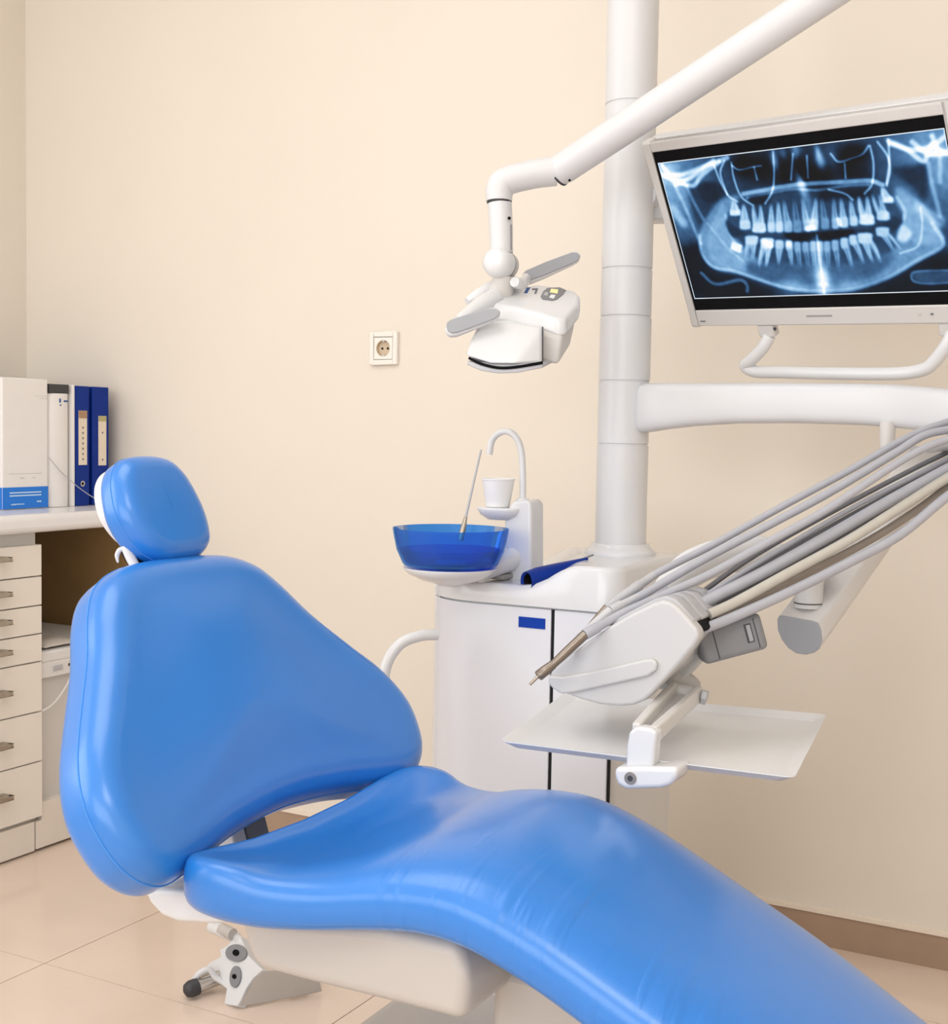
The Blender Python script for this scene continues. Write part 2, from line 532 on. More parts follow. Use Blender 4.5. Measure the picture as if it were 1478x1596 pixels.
t = thing('file_box', (-2.58, 2.245, ZT), 'tall white file box with a blue band at the foot, at the left end', 'box')
bx, by0, by1, bzt = -2.45, 2.176, 2.316, 1.107
obj('body', box(-2.70, bx, by0, by1, ZT+.0005, bzt), 'box_white', t, bevel=0.003)
band = obj('blue_band', box(bx-.001, bx+.0012, by0+.0005, by1-.0005, ZT+.002, 0.848), 'box_blue', t, smooth=False, label='blue printed band')
obj('side_band', box(-2.699, bx-.002, by0-.0010, by0+.002, ZT+.002, 0.848), 'box_blue', t, smooth=False)
spine_marks(band, bx+.0012, [(2.196, 2.293, 0.8335, 0.8365), (2.196, 2.293, 0.8265, 0.8295)], 'print_light', name='text_line')
spine_marks(band, bx+.0012, [(2.200, 2.205, .806, .8085), (2.206, 2.215, .806, .809), (2.216, 2.228, .8065, .809), (2.229, 2.240, .8065, .8085), (2.279, 2.285, .8105, .814), (2.286, 2.293, .8105, .814)], 'print_light', name='small_text')
spine_marks(t, bx, [(2.196, 2.296, 0.8795, 0.8805)], 'print_faint', name='rule_line')
spine_marks(t, bx, [(2.229, 2.242, .8685, .871), (2.267, 2.277, .869, .8705), (2.275, 2.316, 1.0655, 1.0662), (2.29, 2.316, 1.06, 1.0608)], 'print_faint', name='small_text')

t = thing('white_binder', (-2.58, 2.36, ZT), 'white rounded-spine binder with a black top band, beside the file box', 'binder')
b0, b1 = 2.321, 2.392
zt = 1.097
arc = []
for k in range(9):
    a = -1+2*k/8
    arc.append((bx-.012+.014*(1-a*a)**.5*1.0, (b0+b1)/2+a*(b1-b0)/2*.985))
prof = [(-2.72, b0), ] + arc + [(-2.72, b1)]
obj('spine', prism([(x, y, ZT+.0005) for x, y in prof], (0, 0, 0.279)), 'box_white', t, bevel=0.0015, seg=2)
obj('top_band', box(-2.72, bx-.001, b0+.001, b1-.0065, ZT+.2805, zt), 'dark_grey', t, bevel=0.001, label='black band along the top')
spine_marks(t, bx-.0005+.0022, [(2.351, 2.356, 1.052, 1.062), (2.366, 2.379, 1.054, 1.058), (2.353, 2.357, 1.044, 1.048)], 'print_blue', th=.0008, name='small_print')
t = obj('paper_folder', box(-2.71, bx+.001, 2.3945, 2.4025, ZT+.0005, 1.097), 'box_white', bevel=0.001)
tag(t, 'thin white folder standing between the white and the blue binders', 'folder')
def blue_binder(y0, y1, lab, lz0, lz1, ly0, ly1, head, ring, x):
    t = thing('blue_binder', (x-.13, (y0+y1)/2, ZT), lab, 'binder', 'blue lever arch binders on the worktop')
    obj('cover', box(x-.27, x, y0, y1, ZT+.0005, 1.0955), 'binder_blue', t, bevel=0.0025)
    la = obj('spine_label', box(x-.0005, x+.0012, ly0, ly1, lz0, lz1), 'label_cream', t, smooth=False, label='cream paper spine label')
    spine_marks(la, x+.0012, [(ly0, ly1, lz1-.019 if head == 'label_tan' else lz1-.014, lz1-.0005)], head, name='label_head')
    yc = (ly0+ly1)/2
    zz = np.linspace(lz1-.045, lz0+.012, 7)
    spine_marks(la, x+.0012, [(yc-.0022, yc+.0022, z, z+.005) for i, z in enumerate(zz) if (ring or i in (0, 6))], 'print_grey', name='label_text')
    if ring:
        rg = lathe((x-.0005, (y0+y1)/2-.0005, 0.851), [(.0042, 0), (.0042, .002), (.0072, .002), (.0072, 0)], 24, (1, 0, 0), False, False)
        obj('finger_ring', rg, 'chrome', t)
        obj('finger_hole', disc_prism((x-.0004, (y0+y1)/2-.0005, 0.851), (1, 0, 0), .0042, .0007, 20), 'black', t)
    return t


blue_binder(2.4055, 2.4535, 'blue lever arch binder with finger ring showing, next to the thin white folder', 0.898, 1.034, 2.416, 2.444, 'label_tan', True, -2.450)
blue_binder(2.4665, 2.523, 'blue lever arch binder with olive-topped label, last one by the chair headrest', 0.896, 1.022, 2.486, 2.513, 'label_olive', False, -2.452)
o = obj('grey_file', box(-2.72, -2.475, 2.4545, 2.4655, ZT+.0005, 1.088), 'binder_edge', bevel=0.001)
tag(o, 'thin dark file squeezed between the two blue binders', 'file')
w = tube([PL(76, 713, 'x', -2.443), PL(95, 735, 'x', -2.441), PL(118, 756, 'x', -2.438), PL(140, 772, 'x', -2.434), PL(158, 782, 'x', -2.42), PL(172, 788, 'x', -2.39)], 0.0011, 8, sm=6)
tag(obj('thin_cable', w, 'light_grey'), 'thin grey cable hanging in front of the binders', 'cable')

# ------------------------------------------------------------------ dental chair
YM = 1.262
chair = thing('dental_chair', (-0.75, YM, 0), 'blue leather dental chair with white base reclined in the foreground', 'dental chair')


def cushion(half, T, fmap, crown=0.01, edge=0.03, n_out=12, back=True, samples=12):
    """half: closed outline list of (u, v) points; pillow with rounded rim, mapped by fmap(u, v, h)"""
    out = spline(half, samples, True)
    out = [np.array(p) for p in out]
    c = np.mean(out, axis=0)
    vs = [p[1] for p in out]
    vmin, vmax = min(vs), max(vs)
    wmax = max(abs(p[0]) for p in out)
    rings = []

    def ring(inset, h):
        r = []
        m = len(out)
        for i, p in enumerate(out):
            t = out[(i+1) % m]-out[i-1]
            nrm = np.array([t[1], -t[0]])
            nrm = nrm/np.linalg.norm(nrm)
            if nrm @ (p-c) < 0: nrm = -nrm
            r.append(p-nrm*inset)
        return [fmap(q[0], q[1], h) for q in r]

    def inner(s, h):
        base = []
        m = len(out)
        for i, p in enumerate(out):
            t = out[(i+1) % m]-out[i-1]
            nrm = np.array([t[1], -t[0]])
            nrm = nrm/np.linalg.norm(nrm)
            if nrm @ (p-c) < 0: nrm = -nrm
            q = p-nrm*edge
            a = np.array([0.0, min(max(q[1], vmin+wmax*0.55), vmax-wmax*0.45)])
            base.append(a+(q-a)*s)
        return [fmap(q[0], q[1], h) for q in base]
    N = 7
    # back centre -> rim -> front centre
    bk = []
    for s in (0.02, 0.35, 0.7):
        bk.append(inner(s, -T/2))
    for k in range(N+1):
        a = math.pi/2*(k/N)
        bk.append(ring(edge*(1-math.sin(a)), -T/2+edge*0.8*(1-math.cos(a))))
    for k in range(N+1):
        a = math.pi/2*(1-k/N)
        bk.append(ring(edge*(1-math.sin(a)), T/2-edge*(1-math.cos(a))))
    for s in (0.93, 0.85, 0.75, 0.62, 0.48, 0.34, 0.2, 0.08, 0.015):
        bk.append(inner(s, T/2+crown*(1-s**2)**2))
    return loft(bk, True, True), bk


# backrest
BD = V(-.537, 0, .844)
BN = V(.844, 0, .537)
BP = V(-.926, YM, .516)


def back_map(u, v, h):
    wing = 0.22*u*u*min(1, max(0, (0.42-v)/0.25))
    return BP + BD*v + V(0, 1, 0)*u + BN*(h+wing-0.012)


right = [(0.0, 0.034), (0.10, 0.026), (0.19, 0.008), (0.245, 0.004), (0.283, 0.030), (0.299, 0.075), (0.297, 0.115), (0.277, 0.160), (0.238, 0.212),
         (0.198, 0.265), (0.168, 0.315), (0.138, 0.349), (0.095, 0.368), (0.04, 0.374)]
outl = right + [(-u, v) for u, v in reversed(right[1:])]
geo, rings = cushion(outl, 0.085, back_map, crown=0.010, edge=0.034)
bk = obj('backrest', geo, 'blue_leather', chair, angle=180)
seam = [np.array(p) for p in rings[11]]
obj('seam', tube(seam+[seam[0], seam[1]], 0.0011, 6, False), 'seam_thread', bk)
# white back shell
geo, _ = cushion([(u*.74, .10+(v-.05)*.72) for u, v in outl], 0.03, lambda u, v, h: back_map(u, v, h-0.058), crown=0, edge=0.014)
obj('back_shell', geo, 'white_plastic', chair, angle=180)

# headrest
HD = V(-.42, 0, .9075)
HN = V(.9075, 0, .42)
HP = BP + BD*0.441 + BN*0.012 + V(0, 0.006, 0)


def head_map(u, v, h):
    return HP + HD*v + V(0, 1, 0)*u + HN*(h - 0.65*(u*u) - 0.5*(v*v))


hr = [(0.0, -0.074), (0.040, -0.071), (0.068, -0.055), (0.076, -0.022), (0.072, 0.013), (0.060, 0.045), (0.038, 0.065), (0.0, 0.070)]
ho = hr + [(-.038, .065), (-.060, .045), (-.071, .013), (-.071, -.018), (-.055, -.053), (-.028, -.071)]
geo, rings = cushion(ho, 0.052, head_map, crown=0.0, edge=0.022, samples=6)
hd = obj('headrest', geo, 'blue_leather', chair, angle=180)
seam = [np.array(p) for p in rings[11]]
obj('seam', tube(seam+[seam[0], seam[1]], 0.0008, 6, False), 'seam_thread', hd)
geo, _ = cushion([(u*.95, v*.80+.011) for u, v in ho], 0.020, lambda u, v, h: head_map(u, v, h-0.0225), crown=0, edge=0.009, samples=6)
obj('headrest_shell', geo, 'white_gloss', chair, angle=180)
yh = YM-.050
hx = lambda x, y, dy=0.0: PL(x, y, 'y', yh+dy)
obj('headrest_bracket', tube([hx(196, 852), hx(203, 868), hx(211, 884), hx(216, 900)], .0055, 12, sm=5, squash=(1.3, 1)), 'white_plastic', chair)
obj('bracket_core', tube([hx(199, 852, .012), hx(207, 868, .012), hx(216, 884, .012), hx(222, 902, .012)], .0095, 10, sm=4, squash=(1.2, 1)), 'black', chair)
obj('bracket_bar', tube([HP-HN*.030-HD*.02, HP-HD*.09-HN*.035, BP+BD*0.32-BN*0.035], .014, 10, sm=4, squash=(1.8, 1)), 'dark_grey', chair)
obj('release_lever', tube([hx(196, 853, -.004), hx(187, 857, -.006), hx(182.5, 866, -.007), hx(184, 877, -.007)], [.0015, .0032, .0030, .0012], 10, sm=5), 'white_gloss', chair)

# seat and leg cushion: lofted along the chair
ST = [  # X, crest z, bottom z, half width, middle dip
    (-0.920, .540, .500, .150, .014), (-0.914, .565, .490, .205, .032), (-0.900, .578, .483, .228, .053), (-0.875, .583, .479, .236, .060), (-0.845, .579, .477, .233, .052),
    (-0.81, .564, .477, .222, .030), (-0.755, .562, .482, .208, .010), (-0.70, .572, .489, .197, -.002), (-0.65, .577, .494, .190, -.008),
    (-0.60, .575, .489, .186, -.012), (-0.55, .561, .473, .184, -.014), (-0.50, .541, .452, .182, -.014), (-0.42, .503, .412, .180, -.014),
    (-0.33, .460, .366, .177, -.014), (-0.235, .407, .316, .172, -.014), (-0.12, .34, .255, .165, -.014), (0.0, .27, .19, .15, -.012), (0.05, .235, .17, .12, -.008), (0.07, .21, .18, .08, 0)]


def seat_ring(X, zt, zb, w, dip):
    r = []
    h = zt-zb
    n = 40
    for k in range(n):
        a = 2*math.pi*k/n
        ca, sa = math.cos(a), math.sin(a)
        e = 0.42+0.10*min(1, max(0, (X+.82)/.1))
        y = w*math.copysign(abs(ca)**e, ca)
        zz = math.copysign(abs(sa)**(0.75 if sa > 0 else 0.55), sa)
        z = (zt+zb)/2 + h/2*zz
        if sa > 0:
            z -= dip*(1-abs(y/w)**(2.8 if dip > 0 else 2.0))*min(1, sa*1.5)
        r.append(V(X, YM+y, z))
    return r


def interp_st(n):
    A = np.array(ST)
    rows = spline([A[i] for i in range(len(A))], n)
    return rows


seat_geo = loft([seat_ring(*row) for row in interp_st(4)], True, True)


def wrinkle(m):
    nt = m.node_tree
    b = nt.nodes['Principled BSDF']
    tc = nt.nodes.new('ShaderNodeTexCoord')
    mp = nt.nodes.new('ShaderNodeMapping')
    mp.inputs['Scale'].default_value = (42, 3.0, 6)
    mp.inputs['Rotation'].default_value = (0, 0.2, 0.35)
    n = nt.nodes.new('ShaderNodeTexNoise')
    n.inputs['Scale'].default_value = 1.0
    n.inputs['Detail'].default_value = 2
    rp = nt.nodes.new('ShaderNodeValToRGB')
    rp.color_ramp.elements[0].position = 0.50
    rp.color_ramp.elements[1].position = 0.72
    # creases only where the knee bend of the near edge is
    sep = nt.nodes.new('ShaderNodeSeparateXYZ')
    mx = nt.nodes.new('ShaderNodeMapRange')
    mx.inputs['From Min'].default_value = -0.02
    mx.inputs['From Max'].default_value = -0.15
    my = nt.nodes.new('ShaderNodeMapRange')
    my.inputs['From Min'].default_value = 0.02
    my.inputs['From Max'].default_value = 0.12
    mul = nt.nodes.new('ShaderNodeMath'); mul.operation = 'MULTIPLY'
    mul2 = nt.nodes.new('ShaderNodeMath'); mul2.operation = 'MULTIPLY'
    bp = nt.nodes.new('ShaderNodeBump')
    bp.inputs['Strength'].default_value = 0.4
    bp.inputs['Distance'].default_value = 0.006
    L = nt.links.new
    L(tc.outputs['Object'], mp.inputs['Vector']); L(mp.outputs['Vector'], n.inputs['Vector'])
    L(n.outputs['Fac'], rp.inputs['Fac']); L(tc.outputs['Object'], sep.inputs['Vector'])
    L(sep.outputs['Y'], mx.inputs['Value']); L(sep.outputs['X'], my.inputs['Value'])
    L(mx.outputs['Result'], mul.inputs[0]); L(my.outputs['Result'], mul.inputs[1])
    L(mul.outputs['Value'], mul2.inputs[0]); L(rp.outputs['Color'], mul2.inputs[1])
    L(mul2.outputs['Value'], bp.inputs['Height'])
    old = b.inputs['Normal'].links[0].from_node
    L(bp.outputs['Normal'], old.inputs['Normal'])


ml = leather().copy()
ml.name = 'blue_leather_creased'
MATS['blue_leather_creased'] = ml
wrinkle(ml)
seat = obj('seat_cushion', seat_geo, 'blue_leather_creased', chair, angle=180)

# white body under the seat
by = YM-0.165
body_px = [(372, 1438), (378, 1464), (390, 1499), (411, 1515), (480, 1534), (600, 1564), (723, 1596)]
P = [PL(x, y, 'y', by) for x, y in body_px]
Xr = P[-1][0]
prof = [(p[0], p[2]) for p in P] + [(Xr+.004, .47), (Xr-.01, .500), (-.70, .500), (-.80, .487), (P[0][0]-.002, .484)]
obj('seat_body', prism([(x, by, z) for x, z in prof], (0, 0.33, 0)), 'ivory_plastic', chair, bevel=0.013, seg=5)
# hinge cover at the rear, under the backrest
hy = YM-0.185
hp = [(222, 1386), (232, 1408), (250, 1428), (275, 1438), (330, 1441), (385, 1437), (430, 1437), (440, 1420), (380, 1408), (300, 1388)]
P = [PL(x, y, 'y', hy) for x, y in hp]
obj('hinge_cover', prism(P, (0, 0.37, 0)), 'white_plastic', chair, bevel=0.012, seg=4)
hc = PL(262, 1396, 'y', hy+.02)
obj('hinge_barrel', lathe(hc+V(0.006, -.006, -.004), [(.0, -.002), (.016, 0), (.020, .006), (.020, .34), (.016, .346), (0, .35)], 24, (0, 1, 0), False, False), 'white_gloss', chair)
# backrest carrier seen through the gap
g0 = V(-1.005, YM-0.03, .50)
obj('carrier', join(obox(V(-1.0, YM+0.005, .52), V(.012, 0, -.004), V(0, .020, 0), V(-.02, 0, .06))), 'mid_grey', chair, bevel=0.003)
obj('carrier_rail', join(obox(V(-1.0, YM-0.032, .52), V(.014, 0, -.004), V(0, .012, 0), V(-.02, 0, .06))), 'white_plastic', chair, bevel=0.003)
# pedestal on the floor
ZP = 0.20
pa, pb = PL(590, 1562, 'z', ZP), PL(555, 1597, 'z', ZP)
xa = min(pa[0], pb[0])
yf_ = pa[1]+.12
top = [(pb[0], YM-.23), (-.25, YM-.23), (-.25, yf_), (pa[0], yf_)]
low = [(pb[0]-.02, YM-.25), (-.22, YM-.25), (-.22, yf_+.02), (pa[0]-.02, yf_+.02)]
obj('pedestal', loft([[V(x, y, .0) for x, y in low], [V(x, y, .03) for x, y in low], [V(x, y, ZP) for x, y in top]]), 'ivory_plastic', chair, bevel=0.02, seg=4)
obj('lift_column', box(-.62, -.40, YM-.07, YM+.09, ZP-.01, .44), 'ivory_plastic', chair, bevel=0.01)
obj('leg_shell', loft([[V(x, YM+sy*w, z) for sy, z in ((-1, zb), (1, zb), (1, zb+.014), (-1, zb+.014))] for x, zb, w in ((-.56, .470, .12), (-.42, .408, .125), (-.235, .300, .125), (-.1, .222, .12), (0, .165, .10))]), 'white_plastic', chair, bevel=0.004)

# ------------------------------------------------------------------ foot control on the floor
FD = 2.16
def F(x, y, d=0.0):
    return D(x, y, FD+d)
t = thing('foot_control', PL(370, 1560, 'z', 0), 'white three-armed foot control with grey buttons on the floor behind the chair base', 'foot control')
zfloor = lambda p: V(p[0], p[1], max(p[2], .004))
body = [(342, 1480), (353, 1474), (363, 1464), (373, 1458), (378, 1468), (387, 1490), (409, 1511), (394, 1524), (383, 1540), (374, 1560), (369, 1568), (349, 1565), (353, 1541), (338, 1529), (332, 1519), (322, 1512), (312, 1520), (306, 1526), (312, 1516), (328, 1499), (344, 1491)]
f0 = PL(360, 1568, 'z', 0.004)
fn = V(-.30, -.80, .52); fn /= np.linalg.norm(fn)
front = [PN(x, y, f0, fn) for x, y in body]
obj('body', prism(front, -fn*.02), 'white_plastic', t, bevel=0.004, seg=3)
side = [(369, 1568), (374, 1560), (383, 1540), (394, 1524), (409, 1511)]
s0 = [PN(x, y, f0, fn) - fn*.004 for x, y in side]
skirt_top = [p + V(.085, .13, 0)*(0.62) for p in s0]
skirt = loft([s0 + [V(s0[-1][0], s0[-1][1]+.02, .004), V(s0[0][0]+.01, s0[0][1]+.02, .004)], [V(p[0], p[1], p[2]*.8+.002) for p in skirt_top] + [V(skirt_top[-1][0], skirt_top[-1][1]+.02, .004), V(skirt_top[0][0]+.01, skirt_top[0][1]+.02, .004)]])
obj('skirt', skirt, 'ivory_plastic', t, bevel=0.003)


def on_face(pts, h=.003):
    return prism([PN(x, y, f0, fn)+fn*.0005 for x, y in pts], fn*h)


def ell(cx, cy, rx, ry, n=20, rot=0):
    return [(cx+rx*math.cos(a)*math.cos(rot)-ry*math.sin(a)*math.sin(rot), cy+rx*math.cos(a)*math.sin(rot)+ry*math.sin(a)*math.cos(rot)) for a in np.linspace(0, 2*math.pi, n, endpoint=False)]


b1 = obj('button', on_face(ell(370, 1486, 16.5, 13.5)), 'mid_grey', t, label='round grey button')
obj('button_centre', on_face(ell(370.5, 1486, 5, 5), .0045), 'black', b1)
b2 = obj('button', on_face(ell(368.5, 1523, 8.5, 17, rot=.12)), 'mid_grey', t, label='narrow oval grey button')
obj('button_centre', on_face(ell(368, 1523, 3.2, 3.8), .0045), 'black', b2)
c0, c1 = PN(356, 1459, f0, fn), PN(327, 1447, f0, fn)
obj('handle_loop', tube([PN(372, 1463, f0, fn), PN(362, 1459, f0, fn)-fn*.01, PN(352, 1452, f0, fn)+fn*.004, PN(334, 1446, f0, fn)+fn*.006], [.006, .010, .0125, .0105], 14, sm=5), 'white_gloss', t)
obj('handle_socket', tube([PN(350, 1450, f0, fn)+fn*.007, PN(365, 1457, f0, fn)+fn*.003], [.0115, .0105], 14), 'ivory_plastic', t)
bar = [PL(303, 1539, 'z', .018), PL(330, 1528, 'z', .022), PL(352, 1520, 'z', .026)]
obj('pedal_bar', tube(bar, .0125, 16), 'chrome', t)
bd = (bar[0]-bar[1])/np.linalg.norm(bar[0]-bar[1])
obj('pedal_cap', tube([bar[0]+bd*.020, bar[0]+bd*.016, bar[0]+bd*.008, bar[0]-bd*.006], [.004, .0115, .0148, .0148], 16), 'dark_grey', t)
obj('pedal_arch', tube([PL(300, 1532, 'z', .022), PL(311, 1517, 'z', .040), PL(326, 1511, 'z', .045), PL(337, 1524, 'z', .03), PL(354, 1534, 'z', .02)], .0055, 10, sm=5), 'white_plastic', t)
rb = PL(462, 1536, 'z', .012)
obj('rubber_foot', lathe((rb[0]-.01, rb[1]+.02, 0.001), [(.016, 0), (.018, .006), (.016, .022), (.01, .026)], 18), 'black', t)

# ------------------------------------------------------------------ treatment unit (cabinet, deck, spout column)
UY, UXL, UXR, UYB = 1.90, -1.163, -0.782, 2.205
unit = thing('treatment_unit', (-0.95, 2.05, 0), 'white dental treatment unit cabinet with spout column and blue badge', 'dental unit')


def plan(inset=0.0, rl=0.125, rr=0.03, n=8):
    x0, x1, y0, y1 = UXL+inset, UXR-inset, UY+inset, UYB-inset
    pts = []
    for (cx_, cy_, r, a0) in ((x0+rl, y0+rl, rl, math.pi), (x1-rr, y0+rr, rr, 1.5*math.pi), (x1-.02, y1-.02, .02, 0), (x0+.04, y1-.04, .04, .5*math.pi)):
        for k in range(n+1):
            a = a0+math.pi/2*k/n
            pts.append((cx_+r*math.cos(a), cy_+r*math.sin(a)))
    return pts


obj('cabinet', loft([[V(x, y, z) for x, y in plan(i)] for z, i in ((0.0, .012), (.03, .012), (.03, .006), (.718, .006))]), 'white_plastic', unit)
# doors: curved left, flat right; dark gap between
pl_ = plan(0.0)
lf = [p for p in pl_[2:9]]
xgap = PL(858, 1170, 'y', UY)[0]
xgap2 = PL(948, 1200, 'y', UY)[0]
dl = lf + [(xgap-.004, UY)]
din = [(x*1.0, y+.006) for x, y in dl]
din = [(x + (0.006 if i < 5 else 0), y) for i, (x, y) in enumerate(din)]
def door(front, z0, z1, th=.005):
    inner_ = []
    for i, (x, y) in enumerate(front):
        a, b = front[max(i-1, 0)], front[min(i+1, len(front)-1)]
        tx, ty = b[0]-a[0], b[1]-a[1]
        L = math.hypot(tx, ty)
        inner_.append((x-ty/L*th, y+tx/L*th))
    return prism([V(x, y, z0) for x, y in front+inner_[::-1]], (0, 0, z1-z0))


d1 = obj('door', door(dl, .05, .716), 'door_white', unit, bevel=0.0015, seg=2)
d2 = obj('door', door([(xgap+.002, UY), (xgap2-.003, UY)], .05, .716), 'door_white', unit, bevel=0.0015, seg=2)
obj('door_gap', box(xgap-.005, xgap+.003, UY+.003, UY+.009, .05, .716), 'gap_black', unit, smooth=False)
obj('door_gap', box(xgap2-.003, xgap2+.0005, UY+.003, UY+.009, .05, .716), 'gap_black', unit, smooth=False)
e0, e1 = PL(809, 962, 'y', UY), PL(850, 981, 'y', UY)
obj('badge', box(e0[0], e1[0], UY-.0012, UY+.001, e1[2], e0[2]+.0015), 'badge_blue', d1, smooth=False, label='small plain blue badge')
# deck: low on the left with a curved rise to the column side
zlow = 0.752
zhi = 0.790
prof2 = [(UXL, .7195), (UXR, .7195), (UXR, zhi)]
xs0 = PL(905, 862, 'z', zhi)[0]
sl = [PL(x, y, 'y', UY) for x, y in [(905, 878), (893, 884), (880, 893), (862, 905), (842, 914), (822, 918), (806, 914)]]
sl_pts = [(xs, zz) for xs, zz in [(-.846, zhi), (-.862, .787), (-.882, .778), (-.902, .765), (-.925, .755), (-.945, .7515)]]
prof2 += sl_pts + [(UXL, zlow)]
def deck_ring():
    pp = plan(-0.004, .135, .035)
    return pp


# build the deck as a vertical loft of the plan, with the top height following prof2
def deck_top(x, y):
    xs = [p[0] for p in reversed(sl_pts)]
    zz = [p[1] for p in reversed(sl_pts)]
    s = (y-UY)/(UYB-UY)
    sh = -0.16*max(0, s-.1)
    return float(np.interp(x-sh, xs, zz))


pp = plan(-0.004, .135, .035, 10)
c2 = np.array([(UXL+UXR)/2, (UY+UYB)/2])
vs, fs = [], []
levels = []
m = len(pp)
levels.append([V(x, y, .7195) for x, y in pp])
levels.append([V(x, y, deck_top(x, y)-.008) for x, y in pp])
for s, dz in ((.985, .003), (.965, .0)):
    r = []
    for x, y in pp:
        q = c2+(np.array([x, y])-c2)*s
        r.append(V(q[0], q[1], deck_top(q[0], q[1])-dz))
    levels.append(r)
for s in np.linspace(.93, .02, 16):
    r = []
    for x, y in pp:
        q = c2+(np.array([x, y])-c2)*s
        r.append(V(q[0], q[1], deck_top(q[0], q[1])))
    levels.append(r)
# densify plan for smooth deck
def densify(r, n=6):
    o = []
    for i in range(len(r)):
        a, b = r[i], r[(i+1) % len(r)]
        k = max(1, int(np.linalg.norm(b-a)/.012))
        for j in range(k):
            o.append(a+(b-a)*j/k)
    return o


pp = [tuple(q[:2]) for q in densify([V(x, y, 0) for x, y in pp])]
levels = [[V(x, y, .7195) for x, y in pp], [V(x, y, deck_top(x, y)-.008) for x, y in pp]]
for s, dz in [(.985, .003), (.965, .0)] + [(s_, 0) for s_ in np.linspace(.93, .02, 20)]:
    levels.append([V(c2[0]+(x-c2[0])*s, c2[1]+(y-c2[1])*s, deck_top(c2[0]+(x-c2[0])*s, c2[1]+(y-c2[1])*s)-dz) for x, y in pp])
obj('deck', loft(levels), 'white_gloss', unit, angle=50)
# blue suction scoop lying in the slope
a0, a1 = V(-.943, 1.907, .757), V(-.876, 1.998, .7915)
ax_ = (a1-a0)/np.linalg.norm(a1-a0)
L = np.linalg.norm(a1-a0)
sc_ring = lambda h, r1, r2: [a0+ax_*h+r1*math.cos(q)*np.cross(ax_, V(0, 0, 1))/np.linalg.norm(np.cross(ax_, V(0, 0, 1)))+r2*math.sin(q)*V(0, 0, 1) for q in np.linspace(0, 2*math.pi, 24, endpoint=False)]
obj('suction_rest', loft([sc_ring(0.004, .015, .012), sc_ring(.0, .020, .0165), sc_ring(.02, .021, .017), sc_ring(.055, .016, .0125), sc_ring(L, .004, .003), sc_ring(L+.001, .0005, .0005)], False, True), 'binder_blue', unit, label='dark blue hollow suction rest')
obj('rest_lining', loft([sc_ring(.0035, .0150, .012), sc_ring(.035, .010, .007)], False, True), 'black', unit)
obj('rest_strip', tube([a1-ax_*.01+V(0, 0, .003), a1+ax_*.012+V(0, 0, .003)], .0016, 8), 'mid_grey', unit)
# spout column with cup shelf
sy = 1.965
px = lambda x, y, yy=sy: PL(x, y, 'y', yy)
colp = [(790, 915), (828, 917), (828, 786), (822, 779), (800, 781), (786, 800), (786, 850)]
obj('spout_column', prism([px(x, y) for x, y in colp], (0, .05, 0)), 'white_gloss', unit, bevel=0.009, seg=4)
shelf_c = px(776, 795, sy+.01)
zsh = px(776, 793, sy+.01)[2]
el = lambda s, z: [V(shelf_c[0]+.006+s*.042*math.cos(q), shelf_c[1]+s*.032*math.sin(q), z) for q in np.linspace(0, 2*math.pi, 32, endpoint=False)]
obj('cup_shelf', loft([el(.55, zsh-.018), el(.88, zsh-.010), el(1.0, zsh-.002), el(1.0, zsh+.0015), el(.97, zsh+.003)]), 'white_gloss', unit, angle=50)
sp = [px(x, y, sy+.025) for x, y in [(815, 786), (815, 740), (813, 705), (806, 684), (793, 673), (778, 675), (767, 687), (763, 708)]]
obj('spout', tube(sp, .0057, 14, sm=6), 'white_gloss', unit)
obj('spout_base', lathe(sp[0]-V(0, 0, .002), [(.012, 0), (.012, .009), (.010, .012), (.007, .013)], 20), 'white_gloss', unit)
cupp = px(776, 790, sy+.01)
cb = V(shelf_c[0], shelf_c[1], zsh+.0035)
t = obj('paper_cup', lathe(cb, [(.0, .0008), (.0195, .0), (.0205, .002), (.0275, .045), (.0288, .0455), (.0290, .048), (.0272, .048), (.0262, .045), (.0190, .003), (0, .003)], 32, cap0=False, cap1=False), 'paper_white')
tag(t, 'white paper cup standing on the shelf under the spout', 'cup')
# cuspidor bowl
bc = D(703, 823, 2.135)
R = 91.0/FPX*2.135
obj('bowl', lathe(bc, [(R, 0), (R*.985, -.010), (R*.93, -.035), (R*.83, -.056), (R*.80, -.060), (.02, -.063), (.0, -.063), (.0, -.060), (.02, -.060), (R*.77, -.057), (R*.80, -.052), (R*.905, -.034), (R*.96, -.010), (R*.975, 0)], 48, cap0=False, cap1=False), 'blue_glass', unit, angle=60, label='clear blue glass spittoon bowl')
obj('bowl_liner', lathe(bc, [(R*.872, -.0335), (R*.79, -.050), (R*.74, -.0565), (0, -.0568)], 48, cap0=False, cap1=False), 'deep_blue_glass', unit, angle=60)
obj('bowl_dish', lathe(bc-V(0, 0, .0645), [(0, .0008), (R*.81, .0008), (R*.815, -.001), (R*.72, -.010), (R*.5, -.020), (R*.22, -.0265), (R*.2, -.030), (0, -.030)], 48, cap0=False, cap1=False), 'white_gloss', unit, angle=60)
obj('bowl_drain', lathe(bc-V(0, 0, .0595), [(0, 0), (.026, 0), (.028, .002), (.024, .006), (0, .007)], 28, cap0=False, cap1=False), 'light_grey', unit)
obj('bowl_bracket', box(bc[0]+.02, px(800, 880)[0], sy-.035, sy+.02, .754, .762), 'seam_grey', unit, bevel=.002)
obj('bowl_arm', tube([bc+V(.03, .04, -.075), V(px(800, 880)[0], sy+.02, .79)], [.016, .020], 16), 'white_gloss', unit)
t = thing('saliva_ejector', bc+V(.01, .0, -.05), 'thin grey metal suction tip standing in the blue glass bowl', 'suction tip')
q0, q1 = D(718, 842, 2.13), D(750, 701, 2.15)
q = lambda s: q0+(q1-q0)*s
